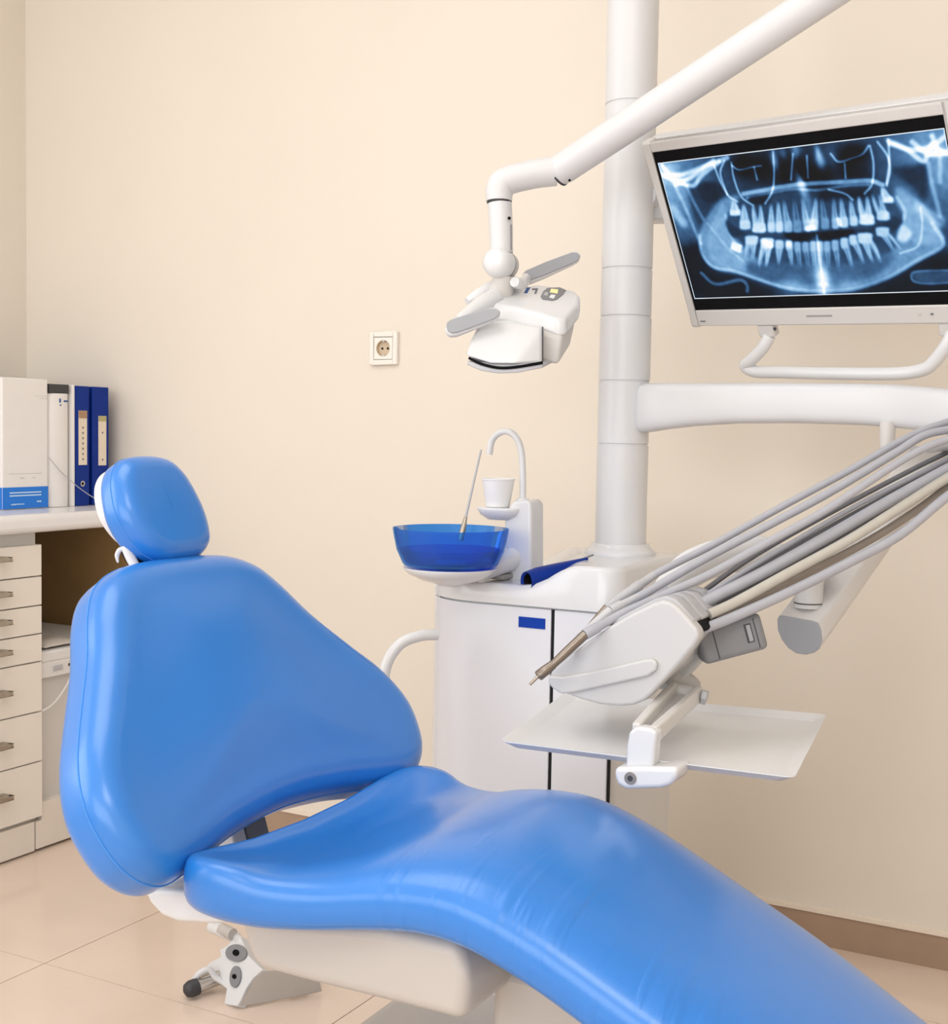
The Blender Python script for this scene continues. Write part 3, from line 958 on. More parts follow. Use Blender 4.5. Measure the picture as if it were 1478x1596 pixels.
obj('tube', tube([q(.12), q(.3), q(1)], [.0022, .0022, .0018], 10), 'light_grey', t)
obj('nozzle', tube([q(0), q(.03), q(.14), q(.2), q(.26)], [.0046, .005, .0048, .0036, .0026], 14), 'steel', t)
# white hose loop on the left side of the unit
t = obj('support_rail', tube([D(682, 989, 2.13), D(655, 991, 2.12), D(625, 1003, 2.11), D(605, 1030, 2.10), D(598, 1065, 2.095), D(599, 1130, 2.09), D(603, 1230, 2.09), D(606, 1330, 2.09)], .0092, 16, sm=6), 'white_gloss', unit)

# ------------------------------------------------------------------ pole
PX, PYY = -.873, 2.134
pole = thing('unit_pole', (PX, PYY, .79), 'tall white ringed pole rising from the treatment unit', 'pole')
PR = 0.0445
zr = [.806, .982, 1.0905, 1.201, 1.2825, 1.5615, 2.68]
for k in range(6):
    r = PR*(1.0 if k < 3 else 0.985 if k == 3 else .985)
    obj('pole_section', lathe((PX, PYY, zr[k]), [(0, 0), (r-.002, 0), (r, .0015), (r, zr[k+1]-zr[k]-.003), (r-.002, zr[k+1]-zr[k]-.0015), (r-.002, zr[k+1]-zr[k]), (0, zr[k+1]-zr[k])], 40, cap0=False, cap1=False), 'white_plastic', pole, angle=30)
obj('base_ring', lathe((PX, PYY, .7895), [(0, 0), (.062, 0), (.062, .005), (.058, .010), (.053, .013), (.050, .020), (0, .020)], 40, cap0=False, cap1=False), 'white_gloss', pole, angle=50)

# ------------------------------------------------------------------ support arm (upper arm + spring arm) that carries the delivery head
arm = thing('support_arm', (PX, PYY, 1.04), 'white swivel arm from the pole that carries the delivery head', 'arm')
up = [  # x, y, ztop, zbot
    (-.838, 2.132, 1.079, 1.004), (-.825, 2.125, 1.0865, 1.0025), (-.79, 2.125, 1.087, 1.008), (-.74, 2.12, 1.0865, 1.014), (-.66, 2.11, 1.086, 1.0195), (-.55, 2.095, 1.085, 1.021), (-.45, 2.075, 1.083, 1.019), (-.40, 2.055, 1.081, 1.016), (-.355, 2.035, 1.077, 1.012), (-.32, 2.01, 1.073, 1.008), (-.28, 1.99, 1.068, 1.004), (-.25, 1.98, 1.06, 1.0)]
rings = []
for i, (x, y, z1, z0) in enumerate(up):
    a = np.array(up[max(i-1, 0)][:2]); b = np.array(up[min(i+1, len(up)-1)][:2])
    tx = (b-a)/np.linalg.norm(b-a)
    nx = V(-tx[1], tx[0], 0)
    w = .030 if i > 0 else .018
    r = []
    for k in range(24):
        q = 2*math.pi*k/24
        ca, sa = math.cos(q), math.sin(q)
        r.append(V(x, y, (z0+z1)/2)+nx*w*math.copysign(abs(ca)**.5, ca)+V(0, 0, 1)*(z1-z0)/2*math.copysign(abs(sa)**.5, sa))
    rings.append(r)
obj('upper_arm', loft(rings), 'white_plastic', arm, angle=60)
obj('arm_joint', lathe((-.285, 1.99, .94), [(0, 0), (.028, 0), (.030, .004), (.030, .066), (0, .066)], 28, cap0=False, cap1=False), 'warm_plastic', arm)
obj('joint_stub', lathe(V(-.405, 2.03, .985), [(0, 0), (.010, 0), (.011, .004), (.012, .04), (0, .04)], 20, cap0=False, cap1=False), 'warm_plastic', arm)
# spring arm: from the joint down to the grey end cap
capc = D(1247, 990, 1.84)
s_end = D(1455, 708, 2.02)
sd = s_end-capc
sd = sd/np.linalg.norm(sd)
nA = V(sd[0], sd[1], sd[2])
sideA = np.cross(sd, V(0, 0, 1)); sideA /= np.linalg.norm(sideA)
upA = np.cross(sideA, sd)
fa = -V(CF[0], CF[1], CF[2])
cap_px = [(1210, 968), (1213, 962), (1219, 962), (1265, 970), (1274, 973), (1279, 985), (1281, 1002), (1276, 1015), (1268, 1021), (1255, 1024), (1240, 1022), (1228, 1014), (1217, 1000), (1211, 985)]
ncap = V(-.30, -.90, -.05); ncap /= np.linalg.norm(ncap)
capf = [PN(x, y, capc, ncap) for x, y in cap_px]
cen = np.mean(capf, axis=0)
Ls = np.linalg.norm(s_end-capc)
r0 = [p for p in capf]
r1 = [p + sd*.035*1.0 for p in capf]
def shrink(r, s, off):
    c = np.mean(r, axis=0)
    return [c+(p-c)*s+off for p in r]
obj('spring_arm', loft([shrink(r0, 1.0, sd*.004), shrink(r0, 1.0, sd*.04), shrink(r0, .93, sd*(Ls*.5)), shrink(r0, .86, sd*Ls*.98)]), 'warm_plastic', arm, bevel=.004, angle=40)
obj('arm_end_cap', prism(shrink(r0, .985, sd*.0045), ncap*.003), 'grey_plastic', arm, bevel=.002, label='grey D-shaped end cap')
pt = (capf[2]+capf[3])/2 + sd*.034 - V(0, 0, .006)
obj('pivot', lathe(pt, [(0, 0), (.0195, 0), (.0195, .034), (.023, .048), (.0235, .062), (0, .064)], 28, cap0=False, cap1=False), 'white_plastic', arm)
obj('seam_line', lathe(pt+V(0, 0, .006), [(.0197, 0), (.0206, 0), (.0206, .0014), (.0197, .0014)], 28, cap0=False, cap1=False), 'dark_grey', arm)
lk = [D(1272, 893, 1.875), D(1235, 887, 1.865), D(1185, 864, 1.85), D(1130, 866, 1.83), D(1075, 888, 1.80), D(1035, 925, 1.77)]
obj('link_arm', tube(lk, [.026, .027, .026, .026, .026, .02], 16, sm=5, squash=(.9, 1.0)), 'white_gloss', arm)

# ------------------------------------------------------------------ delivery head (instrument console)
HY = 1.50
con = thing('delivery_head', PL(975, 1100, 'y', HY), 'white delivery head holding grey handpieces above the tray', 'instrument console')
outline = [(856, 1056), (858, 1048), (866, 1039), (880, 1027), (914, 1001), (950, 976), (985, 956), (1018, 940), (1032, 936), (1045, 938), (1056, 946), (1072, 963), (1088, 982), (1090, 993), (1080, 1009), (1050, 1044), (1015, 1082), (1004, 1092), (988, 1099), (965, 1101), (935, 1098), (905, 1090), (880, 1081), (865, 1074), (857, 1066)]
P = [PL(x, y, 'y', HY) for x, y in outline]
obj('side_panel', prism(P, (0, .022, 0)), 'head_plastic', con, bevel=0.006, seg=4, angle=30)
inn = [(862, 1056), (872, 1042), (916, 1008), (955, 980), (1022, 947), (1044, 944), (1060, 958), (1085, 985), (1040, 1045), (1003, 1083), (965, 1096), (905, 1085), (868, 1070)]
P2 = [PL(x, y, 'y', HY+.022) for x, y in inn]
obj('housing', prism(P2, (0, .10, 0)), 'head_plastic', con, bevel=0.006, seg=3)
P3 = [PL(x, y, 'y', HY+.122) for x, y in [(q[0]+27-0*(i), q[1]-14) for i, q in enumerate(outline)]]
obj('far_panel', prism([p+V(0, .122, 0) for p in P], (0, .02, 0)), 'head_plastic', con, bevel=0.006, seg=3)
# raised swoosh on the panel
swo = [(858, 1052), (879, 1054), (920, 1047), (970, 1036), (1008, 1027), (1020, 1026), (1027, 1033), (1025, 1044), (1012, 1053), (990, 1058), (940, 1069), (900, 1078), (878, 1081), (864, 1072), (857, 1064)]
obj('panel_rib', prism([PL(x, y, 'y', HY) for x, y in swo], (0, -.006, 0)), 'head_plastic', con, bevel=0.004, seg=4)
# grey holder blocks along the top edge
hb = [(950, 970), (985, 951), (1018, 934), (1036, 929), (1052, 934), (1066, 950), (1082, 968), (1074, 975), (1050, 950), (1030, 944), (985, 963), (958, 980)]
for k in range(4):
    Pk = [PL(x, y, 'y', HY+.004)+V(0, .004+.031*k, 0) for x, y in hb]
    obj('holder', prism(Pk, (0, .029, 0)), 'light_grey', con, bevel=0.003, seg=2)
gb = [(1076, 966), (1084, 974), (1090, 984), (1086, 990), (1074, 978)]
obj('holder_back', prism([PL(x, y, 'y', HY+.01) for x, y in gb], (0, .11, 0)), 'black', con, bevel=.002)
# grey box at the back of the head
gc = D(1138, 994, 1.68)
ga = D(1186, 978, 1.68)-D(1092, 1003, 1.68)
ga = ga/np.linalg.norm(ga)
gu = D(1097, 972, 1.68)-D(1106, 1030, 1.68); gu = gu-ga*(gu @ ga); gu /= np.linalg.norm(gu)
gn = np.cross(ga, gu)
bo = obj('rear_module', obox(gc+gn*-.01, ga*.042, gu*.0235, gn*.028), 'mid_grey', con, bevel=.007, seg=4)
fsgn = 1 if (EYE-gc) @ gn > 0 else -1
fc = gc+gn*-.01+gn*fsgn*.0282
obj('slot', obox(fc+ga*.022+gu*.002, ga*.0045, gu*.012, gn*.0006), 'dark_grey', bo)
obj('slot', obox(fc+ga*.0225+gu*.002, ga*.0026, gu*.0105, gn*.0010), 'grey_plastic', bo)
obj('groove', obox(fc-ga*.022, ga*.0006, gu*.020, gn*.0006), 'dark_grey', bo)
obj('groove', obox(fc+ga*.031, ga*.0005, gu*.019, gn*.0006), 'dark_grey', bo)
# tray bracket arms and clamp
yb = 1.405
bkpx = [(975, 1197), (977, 1160), (981, 1140), (992, 1133), (1016, 1136), (1024, 1142), (1021, 1160), (1018, 1196)]
blk = [(957, 1178), (1060, 1178), (1059, 1205), (1052, 1219), (1030, 1228), (975, 1231), (962, 1224), (957, 1208)]
clamp = obj('tray_clamp', prism([PL(x, y, 'y', yb) for x, y in [(958, 1196), (1056, 1196), (1056, 1211), (1046, 1224), (1030, 1229), (975, 1231), (962, 1224), (957, 1210)]], (0, .045, 0)), 'white_gloss', con, bevel=.006, seg=4)
kc = PL(983, 1213, 'y', yb)
obj('key_lock', lathe(kc+V(0, .001, 0), [(.0035, 0), (.0035, .0025), (.0072, .0025), (.0078, 0)], 22, (0, -1, 0), True, False), 'screw', clamp)
obj('key_hole', disc_prism(kc, (0, -1, 0), .0035, .0012, 16), 'dark_grey', clamp)
pbk = [PL(x, y, 'y', yb+.008) for x, y in bkpx]
obj('bracket_foot', prism(pbk, (0, .022, 0)), 'white_gloss', con, bevel=.006, seg=4)
hinge = D(1080, 1072, 1.70)
for (a, b) in (((992, 1140), (1050, 1074)), ((1018, 1146), (1090, 1080))):
    p, q_ = PL(a[0], a[1], 'y', yb+.018), D(b[0], b[1], 1.69)
    dd = (q_-p)/np.linalg.norm(q_-p)
    sdv = np.cross(dd, V(0, 0, 1)); sdv /= np.linalg.norm(sdv)
    obj('bracket_arm', obox((p+q_)/2, dd*np.linalg.norm(q_-p)/2, sdv*.0055, np.cross(sdv, dd)*.010), 'warm_plastic', con, bevel=.003)
p, q_ = PL(1004, 1150, 'y', yb+.02), D(1068, 1082, 1.695)
dd = (q_-p)/np.linalg.norm(q_-p)
sdv = np.cross(dd, V(0, 0, 1)); sdv /= np.linalg.norm(sdv)
obj('bracket_web', obox((p+q_)/2, dd*np.linalg.norm(q_-p)/2, sdv*.018, np.cross(sdv, dd)*.003), 'warm_plastic', con)
hx0, hx1 = D(1040, 1072, 1.70), D(1102, 1088, 1.685)
obj('bracket_hinge', tube([hx0, hx1], .0095, 16), 'warm_plastic', con)
obj('hinge_bolt', tube([D(1095, 1086, 1.678), D(1102, 1088, 1.676)], .0095, 6), 'light_grey', con)
obj('hinge_mount', prism([D(x, y, 1.715) for x, y in [(1042, 1060), (1058, 1044), (1082, 1052), (1094, 1064), (1092, 1078), (1062, 1076)]], -CF*-.03), 'ivory_plastic', con, bevel=.004)

# ------------------------------------------------------------------ tray
ZTR = 0.62
tr = thing('instrument_tray', PL(1030, 1150, 'z', ZTR), 'empty white rimmed instrument tray under the delivery head', 'tray')
c_nl, c_nr, c_fr, c_fl = [PL(x, y, 'z', ZTR) for x, y in [(779, 1155), (1239, 1212), (1289, 1114), (884, 1078)]]
cc = (c_nl+c_nr+c_fr+c_fl)/4
def roundq(s, z, r=.012):
    cs = [cc+(p-cc)*s for p in (c_nl, c_nr, c_fr, c_fl)]
    out = []
    for i in range(4):
        a, b, c = cs[i-1], cs[i], cs[(i+1) % 4]
        e1 = (a-b)/np.linalg.norm(a-b); e2 = (c-b)/np.linalg.norm(c-b)
        for k in range(6):
            tt = k/5
            p = b+e1*r*(1-tt)**2+e2*r*tt**2
            out.append(V(p[0], p[1], z))
    return out
obj('tray_floor', loft([roundq(.90, ZTR-.009), roundq(.90, ZTR-.0075)]), 'tray_white', tr)
obj('tray_rim', loft([roundq(.90, ZTR-.009), roundq(.925, ZTR-.0095), roundq(1.0, ZTR-.0008), roundq(1.0, ZTR+.0005), roundq(.99, ZTR+.0005), roundq(.92, ZTR-.0075), roundq(.90, ZTR-.0075)], False, False), 'tray_white', tr, angle=35)

# ------------------------------------------------------------------ handpieces and hoses
def hp_pts(px_pts, d0, d1):
    n = len(px_pts)
    xs = [p[0] for p in px_pts]
    return [D(x, y, d0+(d1-d0)*(x-xs[0])/(xs[-1]-xs[0])) for x, y in px_pts]


def handpiece(label, tip, hose, rad, dd, mats, tipkind):
    d0 = 1.615+dd
    d1 = 1.80+dd*1.0
    allp = tip + hose
    pts = hp_pts(allp, d0, d1)
    n = len(tip)
    t = thing('handpiece', pts[0], label, 'handpiece', 'handpieces lying on the delivery head')
    u = lambda a, b, s: pts[a]+(pts[b]-pts[a])*s
    if tipkind == 0:
        obj('tip', tube([pts[0], pts[1]], [.0018, .0022], 10), 'steel', t)
        obj('collar', tube([u(1, 2, -.05), u(1, 2, .0), u(1, 2, .5), pts[2]], [.0060, .0068, .0066, .0058], 14), 'bronze_steel', t)
        obj('grip', tube([pts[2], u(2, 3, .4), pts[3]], [.0052, .0060, .0062], 14), 'bronze_steel', t)
    else:
        obj('tip', tube([pts[0], pts[1], pts[2]], [.0016, .0030, .0045], 10), 'bronze_steel', t)
        obj('grip', tube([pts[2], u(2, 3, .5), pts[3]], [.0048, .0062, .0066], 14), mats[0], t)
    obj('coupling', tube([pts[3], u(3, 4, .35), u(3, 4, .4), pts[4]], [.0068, .0070, .0056, .0054], 14), mats[0], t)
    obj('hose', tube(pts[3:], rad, 12, sm=6), mats[1], t)
    return t


handpiece('syringe handpiece nearest the front with long bronze tip', [(826, 1067), (840, 1053), (862, 1036), (912, 989)],
          [(968, 957), (1010, 938), (1060, 916), (1110, 893), (1194, 847), (1291, 793), (1388, 729), (1440, 699), (1485, 682), (1560, 655)], .0052, -.012, ('hose_grey', 'hose_grey'), 0)
handpiece('grey handpiece second from the front with thick pale hose', [(878, 1020), (890, 1008), (905, 992), (952, 952)],
          [(1000, 928), (1045, 902), (1097, 872), (1194, 821), (1291, 769), (1388, 711), (1440, 679), (1485, 668), (1560, 645)], .0056, .03, ('hose_light', 'hose_grey'), 1)
handpiece('rearmost grey handpiece whose hose runs highest', [(905, 990), (925, 968), (945, 947), (985, 920)],
          [(1020, 896), (1060, 875), (1110, 850), (1226, 786), (1323, 734), (1420, 679), (1485, 655), (1560, 630)], .0050, .06, ('light_grey', 'hose_grey'), 1)

hoses = [
    ('thin dark hose highest of those leaving the back of the head', [(1096, 925), (1107, 914), (1181, 863), (1291, 801), (1420, 733), (1485, 701), (1560, 663)], .0036, 'hose_dark', .07),
    ('thin grey hose second of those leaving the back of the head', [(1090, 935), (1110, 922), (1194, 870), (1323, 795), (1420, 745), (1485, 712), (1560, 674)], .0036, 'hose_grey', .05),
    ('thin dark hose just above the thick grey hose', [(1086, 941), (1120, 921), (1194, 879), (1323, 806), (1420, 754), (1485, 720), (1560, 682)], .0042, 'hose_dark', .06),
    ('thickest grey hose in the middle of the bundle', [(1078, 952), (1105, 935), (1194, 890), (1291, 836), (1388, 780), (1485, 727), (1560, 689)], .0078, 'hose_grey', .02),
    ('dark hose below the thickest grey hose', [(1090, 958), (1140, 932), (1226, 884), (1323, 830), (1400, 782), (1485, 735), (1560, 697)], .0052, 'hose_dark', .04),
    ('thick cream ribbed hose lower in the bundle', [(1105, 958), (1150, 937), (1226, 895), (1323, 842), (1404, 791), (1485, 740), (1560, 702)], .0066, 'hose_cream', .0),
    ('slim brown hose beneath the cream ribbed hose', [(1100, 970), (1160, 942), (1259, 893), (1356, 842), (1430, 795), (1485, 755), (1560, 717)], .0055, 'hose_brown', .02),
    ('lowest grey hose of the bundle', [(1082, 986), (1110, 975), (1145, 961), (1226, 925), (1323, 877), (1404, 833), (1485, 768), (1560, 730)], .0066, 'hose_grey', -.015),
]
for lab, pp_, r, m_, dd in hoses:
    pts = hp_pts(pp_, 1.635+dd, 1.80+dd)
    o = obj('hose', tube(pts, r, 12, sm=6), m_)
    tag(o, lab, 'hose', 'hoses between the delivery head and the arm')
hh = D(1488, 692, 1.79)
t = thing('hose_hanger', hh, 'grey disc hose hanger at the right edge holding the hoses', 'hose hanger')
obj('disc', lathe(hh+CF*-.03, [(0, -.002), (.012, -.002), (.0155, .004), (.0155, .012), (0, .013)], 28, CF, False, False), 'light_grey', t, angle=50)
obj('bar', tube([hh-CF*.02, hh+CF*.10], .008, 12), 'light_grey', t)

# ------------------------------------------------------------------ monitor with dental x-ray
MA, MT, MRo, MD = -0.3137, 0.5214, -0.0397, 2.15
_w = V(math.cos(MA), math.sin(MA), 0)
_n = V(math.sin(MA), -math.cos(MA), 0)
_v = math.cos(MT)*V(0, 0, 1)+math.sin(MT)*_n
MW = math.cos(MRo)*_w+math.sin(MRo)*_v
MV = math.cos(MRo)*_v-math.sin(MRo)*_w
MN = np.cross(MW, MV)
if MN @ (EYE-D(1018, 237, MD)) < 0: MN = -MN
MO = D(1018, 237, MD)
def MS(u, v, h=0.0):
    return MO+MW*u-MV*v+MN*h
def MUV(x, y):
    p = PN(x, y, MO, MN)-MO
    return p @ MW, -(p @ MV)
mon = thing('monitor', MS(.25, .16), 'white-framed tilted monitor showing a panoramic dental x-ray', 'monitor')
GW, GH = 0.502, 0.2825
def mbox(u0, u1, v0, v1, h0, h1):
    v = [MS(u, vv, h) for h in (h0, h1) for vv in (v0, v1) for u in (u0, u1)]
    return v, box(0, 1, 0, 1, 0, 1)[1]
obj('frame', join(mbox(-.0145, 0, -.0165, .312, -.012, .004), mbox(GW, GW+.0145, -.0165, .312, -.012, .004),
                  mbox(0, GW, -.0165, 0, -.012, .004), mbox(0, GW, GH, .312, -.012, .004)), 'warm_plastic', mon, bevel=.002, seg=2)
obj('back_cover', mbox(-.016, GW+.016, -.018, .3135, -.045, -.0125), 'white_plastic', mon, bevel=.006, seg=3)
for (u0, v0) in ((-.016, .296), (-.016, -.018)):
    obj('corner_cap', mbox(u0-.001, u0+.018, v0-.001, v0+.019, -.02, .0035), 'warm_plastic', mon, bevel=.004, seg=3)
obj('glass', mbox(0, GW, 0, GH, -.006, .0012), 'black', mon, smooth=False)
obj('frame_line', mbox(.216, .262, .2945, .2975, .0035, .0046), 'seam_grey', mon, smooth=False)
obj('maker_mark', join(*[mbox(.006+.0028*k, .0082+.0028*k, .301, .3035, .0035, .0045) for k in range(4)]), 'print_grey', mon, smooth=False)
for uu in (.408, .428):
    obj('power_button', mbox(uu, uu+.004, .2945, .2975, .0035, .0055), 'print_grey' if uu > .42 else 'print_faint', mon, smooth=False)

# --- x-ray picture, computed here and shown on the panel
CW, CH = 1000, 496
U0, U1, V0, V1 = 0.0048, 0.4972, 0.0185, 0.2612
def Z(x, y):
    u, v = MUV(1020+x/3.227, 180+y/3.227)
    return ((u-U0)/(U1-U0)*CW, (v-V0)/(V1-V0)*CH)
YY, XX = np.mgrid[0:CH, 0:CW].astype(float)
I = np.zeros((CH, CW))
def seg_dist(a, b, x, y):
    dx, dy = b[0]-a[0], b[1]-a[1]
    L2 = dx*dx+dy*dy+1e-9
    t = np.clip(((x-a[0])*dx+(y-a[1])*dy)/L2, 0, 1)
    return np.hypot(x-a[0]-t*dx, y-a[1]-t*dy)
def stroke(pts, width, val, soft=None, smooth=True, mode='add'):
    q = [np.array(Z(*p)) for p in pts]
    if smooth and len(q) > 2: q = spline(q, 6)
    width = width*CW/1478*.5*1.05
    soft = width if soft is None else soft*CW/1478
    d = np.full((CH, CW), 1e9)
    for a, b in zip(q[:-1], q[1:]):
        m = width+soft*3+2
        x0, x1 = int(max(0, min(a[0], b[0])-m)), int(min(CW, max(a[0], b[0])+m))
        y0, y1 = int(max(0, min(a[1], b[1])-m)), int(min(CH, max(a[1], b[1])+m))
        if x1 <= x0 or y1 <= y0: continue
        s = np.s_[y0:y1, x0:x1]
        d[s] = np.minimum(d[s], seg_dist(a, b, XX[s], YY[s]))
    k = np.exp(-(np.maximum(0, d-width*.5)/(soft+.5))**2)
    put(k, val, mode)
def put(k, val, mode):
    global I
    if mode == 'add': I = I+k*val
    elif mode == 'mix': I = I*(1-k)+val*k
    else: I = np.maximum(I, k*val)
def blur(a, r):
    r = int(max(1, r))
    for _ in range(2):
        for ax in (0, 1):
            c = np.cumsum(np.pad(a, [(r+1, r) if i == ax else (0, 0) for i in range(2)], mode='edge'), axis=ax)
            n = a.shape[ax]
            hi = np.take(c, range(2*r+1, 2*r+1+n), axis=ax)
            lo = np.take(c, range(0, n), axis=ax)
            a = (hi-lo)/(2*r+1)
    return a
def poly(pts, val, soft, mode='mix', smooth=True):
    q = [np.array(Z(*p)) for p in pts]
    if smooth: q = spline(q, 6, True)
    ins_ = np.zeros((CH, CW), bool)
    for a, b in zip(q, q[1:]+q[:1]):
        c = (a[1] > YY) != (b[1] > YY)
        xi = (b[0]-a[0])*(YY-a[1])/(b[1]-a[1]+1e-9)+a[0]
        ins_ ^= c & (XX < xi)
    put(blur(ins_.astype(float), soft*CW/1478), val, mode)
def blob(x, y, rx, ry, val, mode='add'):
    c = Z(x, y)
    k = np.exp(-(((XX-c[0])/(rx*CW/1478))**2+((YY-c[1])/(ry*CW/1478))**2))
    put(k, val, mode)
I += 0.24
blob(60, 330, 200, 230, .34); blob(1430, 200, 200, 200, .30); blob(740, 260, 330, 120, -.12)
poly([(100, 700), (230, 640), (290, 770), (420, 800), (560, 860), (640, 900), (200, 910)], .05, 26)
poly([(1020, 880), (1200, 810), (1400, 690), (1500, 700), (1500, 920), (1000, 920)], .05, 26)
poly([(170, 360), (250, 360), (350, 380), (300, 450), (230, 560)], .20, 12)
poly([(220, 350), (300, 330), (370, 380), (270, 440)], .13, 10)
poly([(1190, 270), (1290, 250), (1370, 240), (1380, 330), (1370, 430), (1300, 360)], .16, 14)
# jaw
poly([(240, 560), (330, 430), (430, 400), (380, 470), (365, 540), (420, 620), (500, 700), (620, 780), (800, 800), (960, 790), (1120, 740), (1230, 640), (1260, 520), (1210, 420), (1230, 350), (1340, 430), (1440, 560), (1455, 650), (1330, 730), (1180, 810), (1000, 866), (800, 880), (640, 860), (450, 800), (330, 775), (260, 730), (230, 640)], .50, 10)
poly([(300, 520), (340, 450), (370, 480), (365, 560), (430, 660), (470, 760), (380, 770), (290, 720), (270, 620)], .58, 8)
poly([(1230, 380), (1340, 440), (1430, 570), (1440, 640), (1320, 640), (1270, 560), (1255, 470)], .60, 8)
poly([(480, 740), (700, 740), (960, 740), (1200, 690), (1120, 800), (900, 850), (640, 840), (500, 800)], .33, 14)
stroke([(232, 600), (240, 690), (300, 760), (400, 778), (520, 820), (640, 858), (760, 878), (900, 880), (1040, 862), (1180, 812), (1320, 730), (1440, 665), (1452, 620), (1400, 540)], 14, .22, 6)
stroke([(360, 500), (380, 590), (440, 680)], 8, .15, 6)
stroke([(1250, 560), (1260, 480), (1225, 410)], 10, .22, 6)
stroke([(1340, 460), (1350, 540), (1330, 650), (1240, 690)], 5, .2, 4)
stroke([(270, 540), (370, 660), (450, 730)], 6, .10, 6)
# sinuses and nose
for (x, y, rx, ry, v) in ((450, 245, 60, 60, -.30), (545, 260, 60, 70, -.20), (650, 270, 50, 70, -.22), (745, 270, 22, 90, -.45), (800, 290, 30, 60, -.12), (860, 310, 60, 60, -.18), (1010, 190, 60, 40, -.35), (1040, 300, 70, 60, -.15), (960, 260, 40, 60, -.12), (700, 200, 25, 60, -.15)):
    blob(x, y, rx, ry, v)
for (x, y, rx, ry, v) in ((610, 230, 22, 50, .4), (715, 180, 26, 50, .5), (838, 225, 24, 36, .45), (825, 180, 14, 30, .4), (745, 340, 22, 50, .55), (650, 190, 20, 30, .2), (900, 210, 30, 60, .12)):
    blob(x, y, rx, ry, v)
stroke([(450, 392), (560, 372), (680, 350), (800, 338), (940, 332), (1080, 325), (1150, 345)], 16, .42, 7)
stroke([(470, 412), (600, 386), (700, 368), (830, 372), (960, 352), (1080, 345)], 8, .25, 5)
poly([(480, 410), (560, 395), (600, 400), (570, 440), (500, 445)], .08, 10)
poly([(840, 380), (1000, 365), (1090, 370), (1060, 410), (900, 415), (850, 430)], .07, 12)
poly([(600, 395), (730, 385), (730, 425), (600, 430)], .22, 14)
for pts in ([(300, 240), (335, 330), (375, 400), (420, 430)], [(355, 225), (335, 290), (370, 395)], [(390, 235), (405, 320), (440, 405), (500, 450)], [(1088, 150), (1105, 240), (1098, 340), (1060, 390)],
            [(1125, 130), (1175, 200), (1188, 270), (1172, 350)], [(1180, 120), (1184, 240), (1170, 340)], [(395, 250), (430, 270), (500, 255), (540, 250)], [(600, 180), (605, 300), (595, 380), (560, 440)],
            [(890, 190), (930, 230), (1000, 210), (1050, 190), (1080, 150)], [(960, 240), (965, 310)], [(505, 260), (520, 320)], [(880, 370), (960, 390), (1000, 420)], [(700, 190), (690, 320)], [(770, 200), (775, 310)]):
    stroke(pts, 5, .38, 4)
for pts in ([(40, 245), (90, 310), (130, 335), (200, 350), (240, 300), (330, 230)], [(60, 300), (160, 290), (260, 250), (370, 210)], [(110, 345), (200, 300), (300, 225)], [(30, 290), (110, 330)],
            [(1180, 125), (1260, 160), (1350, 225), (1375, 200), (1400, 140)], [(1190, 140), (1300, 170), (1400, 150), (1478, 90)], [(1300, 130), (1380, 190), (1478, 180)], [(1400, 100), (1430, 170), (1478, 190)]):
    stroke(pts, 12, .42, 8)
blob(1430, 180, 30, 20, .5); blob(125, 325, 40, 24, .4); blob(60, 280, 60, 40, .3)
for pts in ([(105, 350), (150, 440), (200, 560), (235, 640)], [(165, 350), (200, 430), (250, 520)], [(1380, 240), (1395, 330), (1420, 420), (1440, 500)], [(1440, 210), (1440, 330)]):
    stroke(pts, 8, .2, 8)
stroke([(100, 470), (150, 540)], 30, .25, 18)
stroke([(1340, 460), (1440, 530)], 40, .2, 16)
# mouth opening
poly([(365, 520), (440, 580), (560, 605), (760, 590), (950, 580), (1100, 560), (1200, 510), (1250, 530), (1200, 580), (1060, 590), (940, 615), (760, 630), (560, 600), (450, 600), (400, 610), (370, 570)], .17, 8)
poly([(660, 590), (800, 588), (960, 572), (1010, 580), (940, 612), (800, 632), (700, 625)], .02, 6)
def tooth(cx_, cy_, rx_, ry_, w, b, up, roots=1):
    cx_, cy_, rx_, ry_ = map(float, (cx_, cy_, rx_, ry_))
    s = -1 if up else 1
    L = abs(ry_-cy_)
    tx, ty = (rx_-cx_)/L, (ry_-cy_)/L
    for k in range(roots):
        o = (k-(roots-1)/2)*w*.5 if roots > 1 else 0
        ww = w/(roots if roots == 1 else 1.9)
        a, bb_, c = (cx_+o*.5, cy_+ty*L*.15), (cx_+o+tx*L*.55, cy_+ty*L*.55), (rx_+o*1.1, ry_)
        poly([(a[0]-ww*.45, a[1]), (bb_[0]-ww*.36, bb_[1]), (c[0]-ww*.1, c[1]), (c[0]+ww*.1, c[1]), (bb_[0]+ww*.36, bb_[1]), (a[0]+ww*.45, a[1])], b*.86, 5)
        stroke([a, c], 2.5, -.13, 3, False)
    poly([(cx_-w*.44, cy_-s*2), (cx_-w*.5, cy_+ty*L*.16), (cx_-w*.36, cy_+ty*L*.34), (cx_+w*.36, cy_+ty*L*.34), (cx_+w*.5, cy_+ty*L*.16), (cx_+w*.44, cy_-s*2)], b, 5)
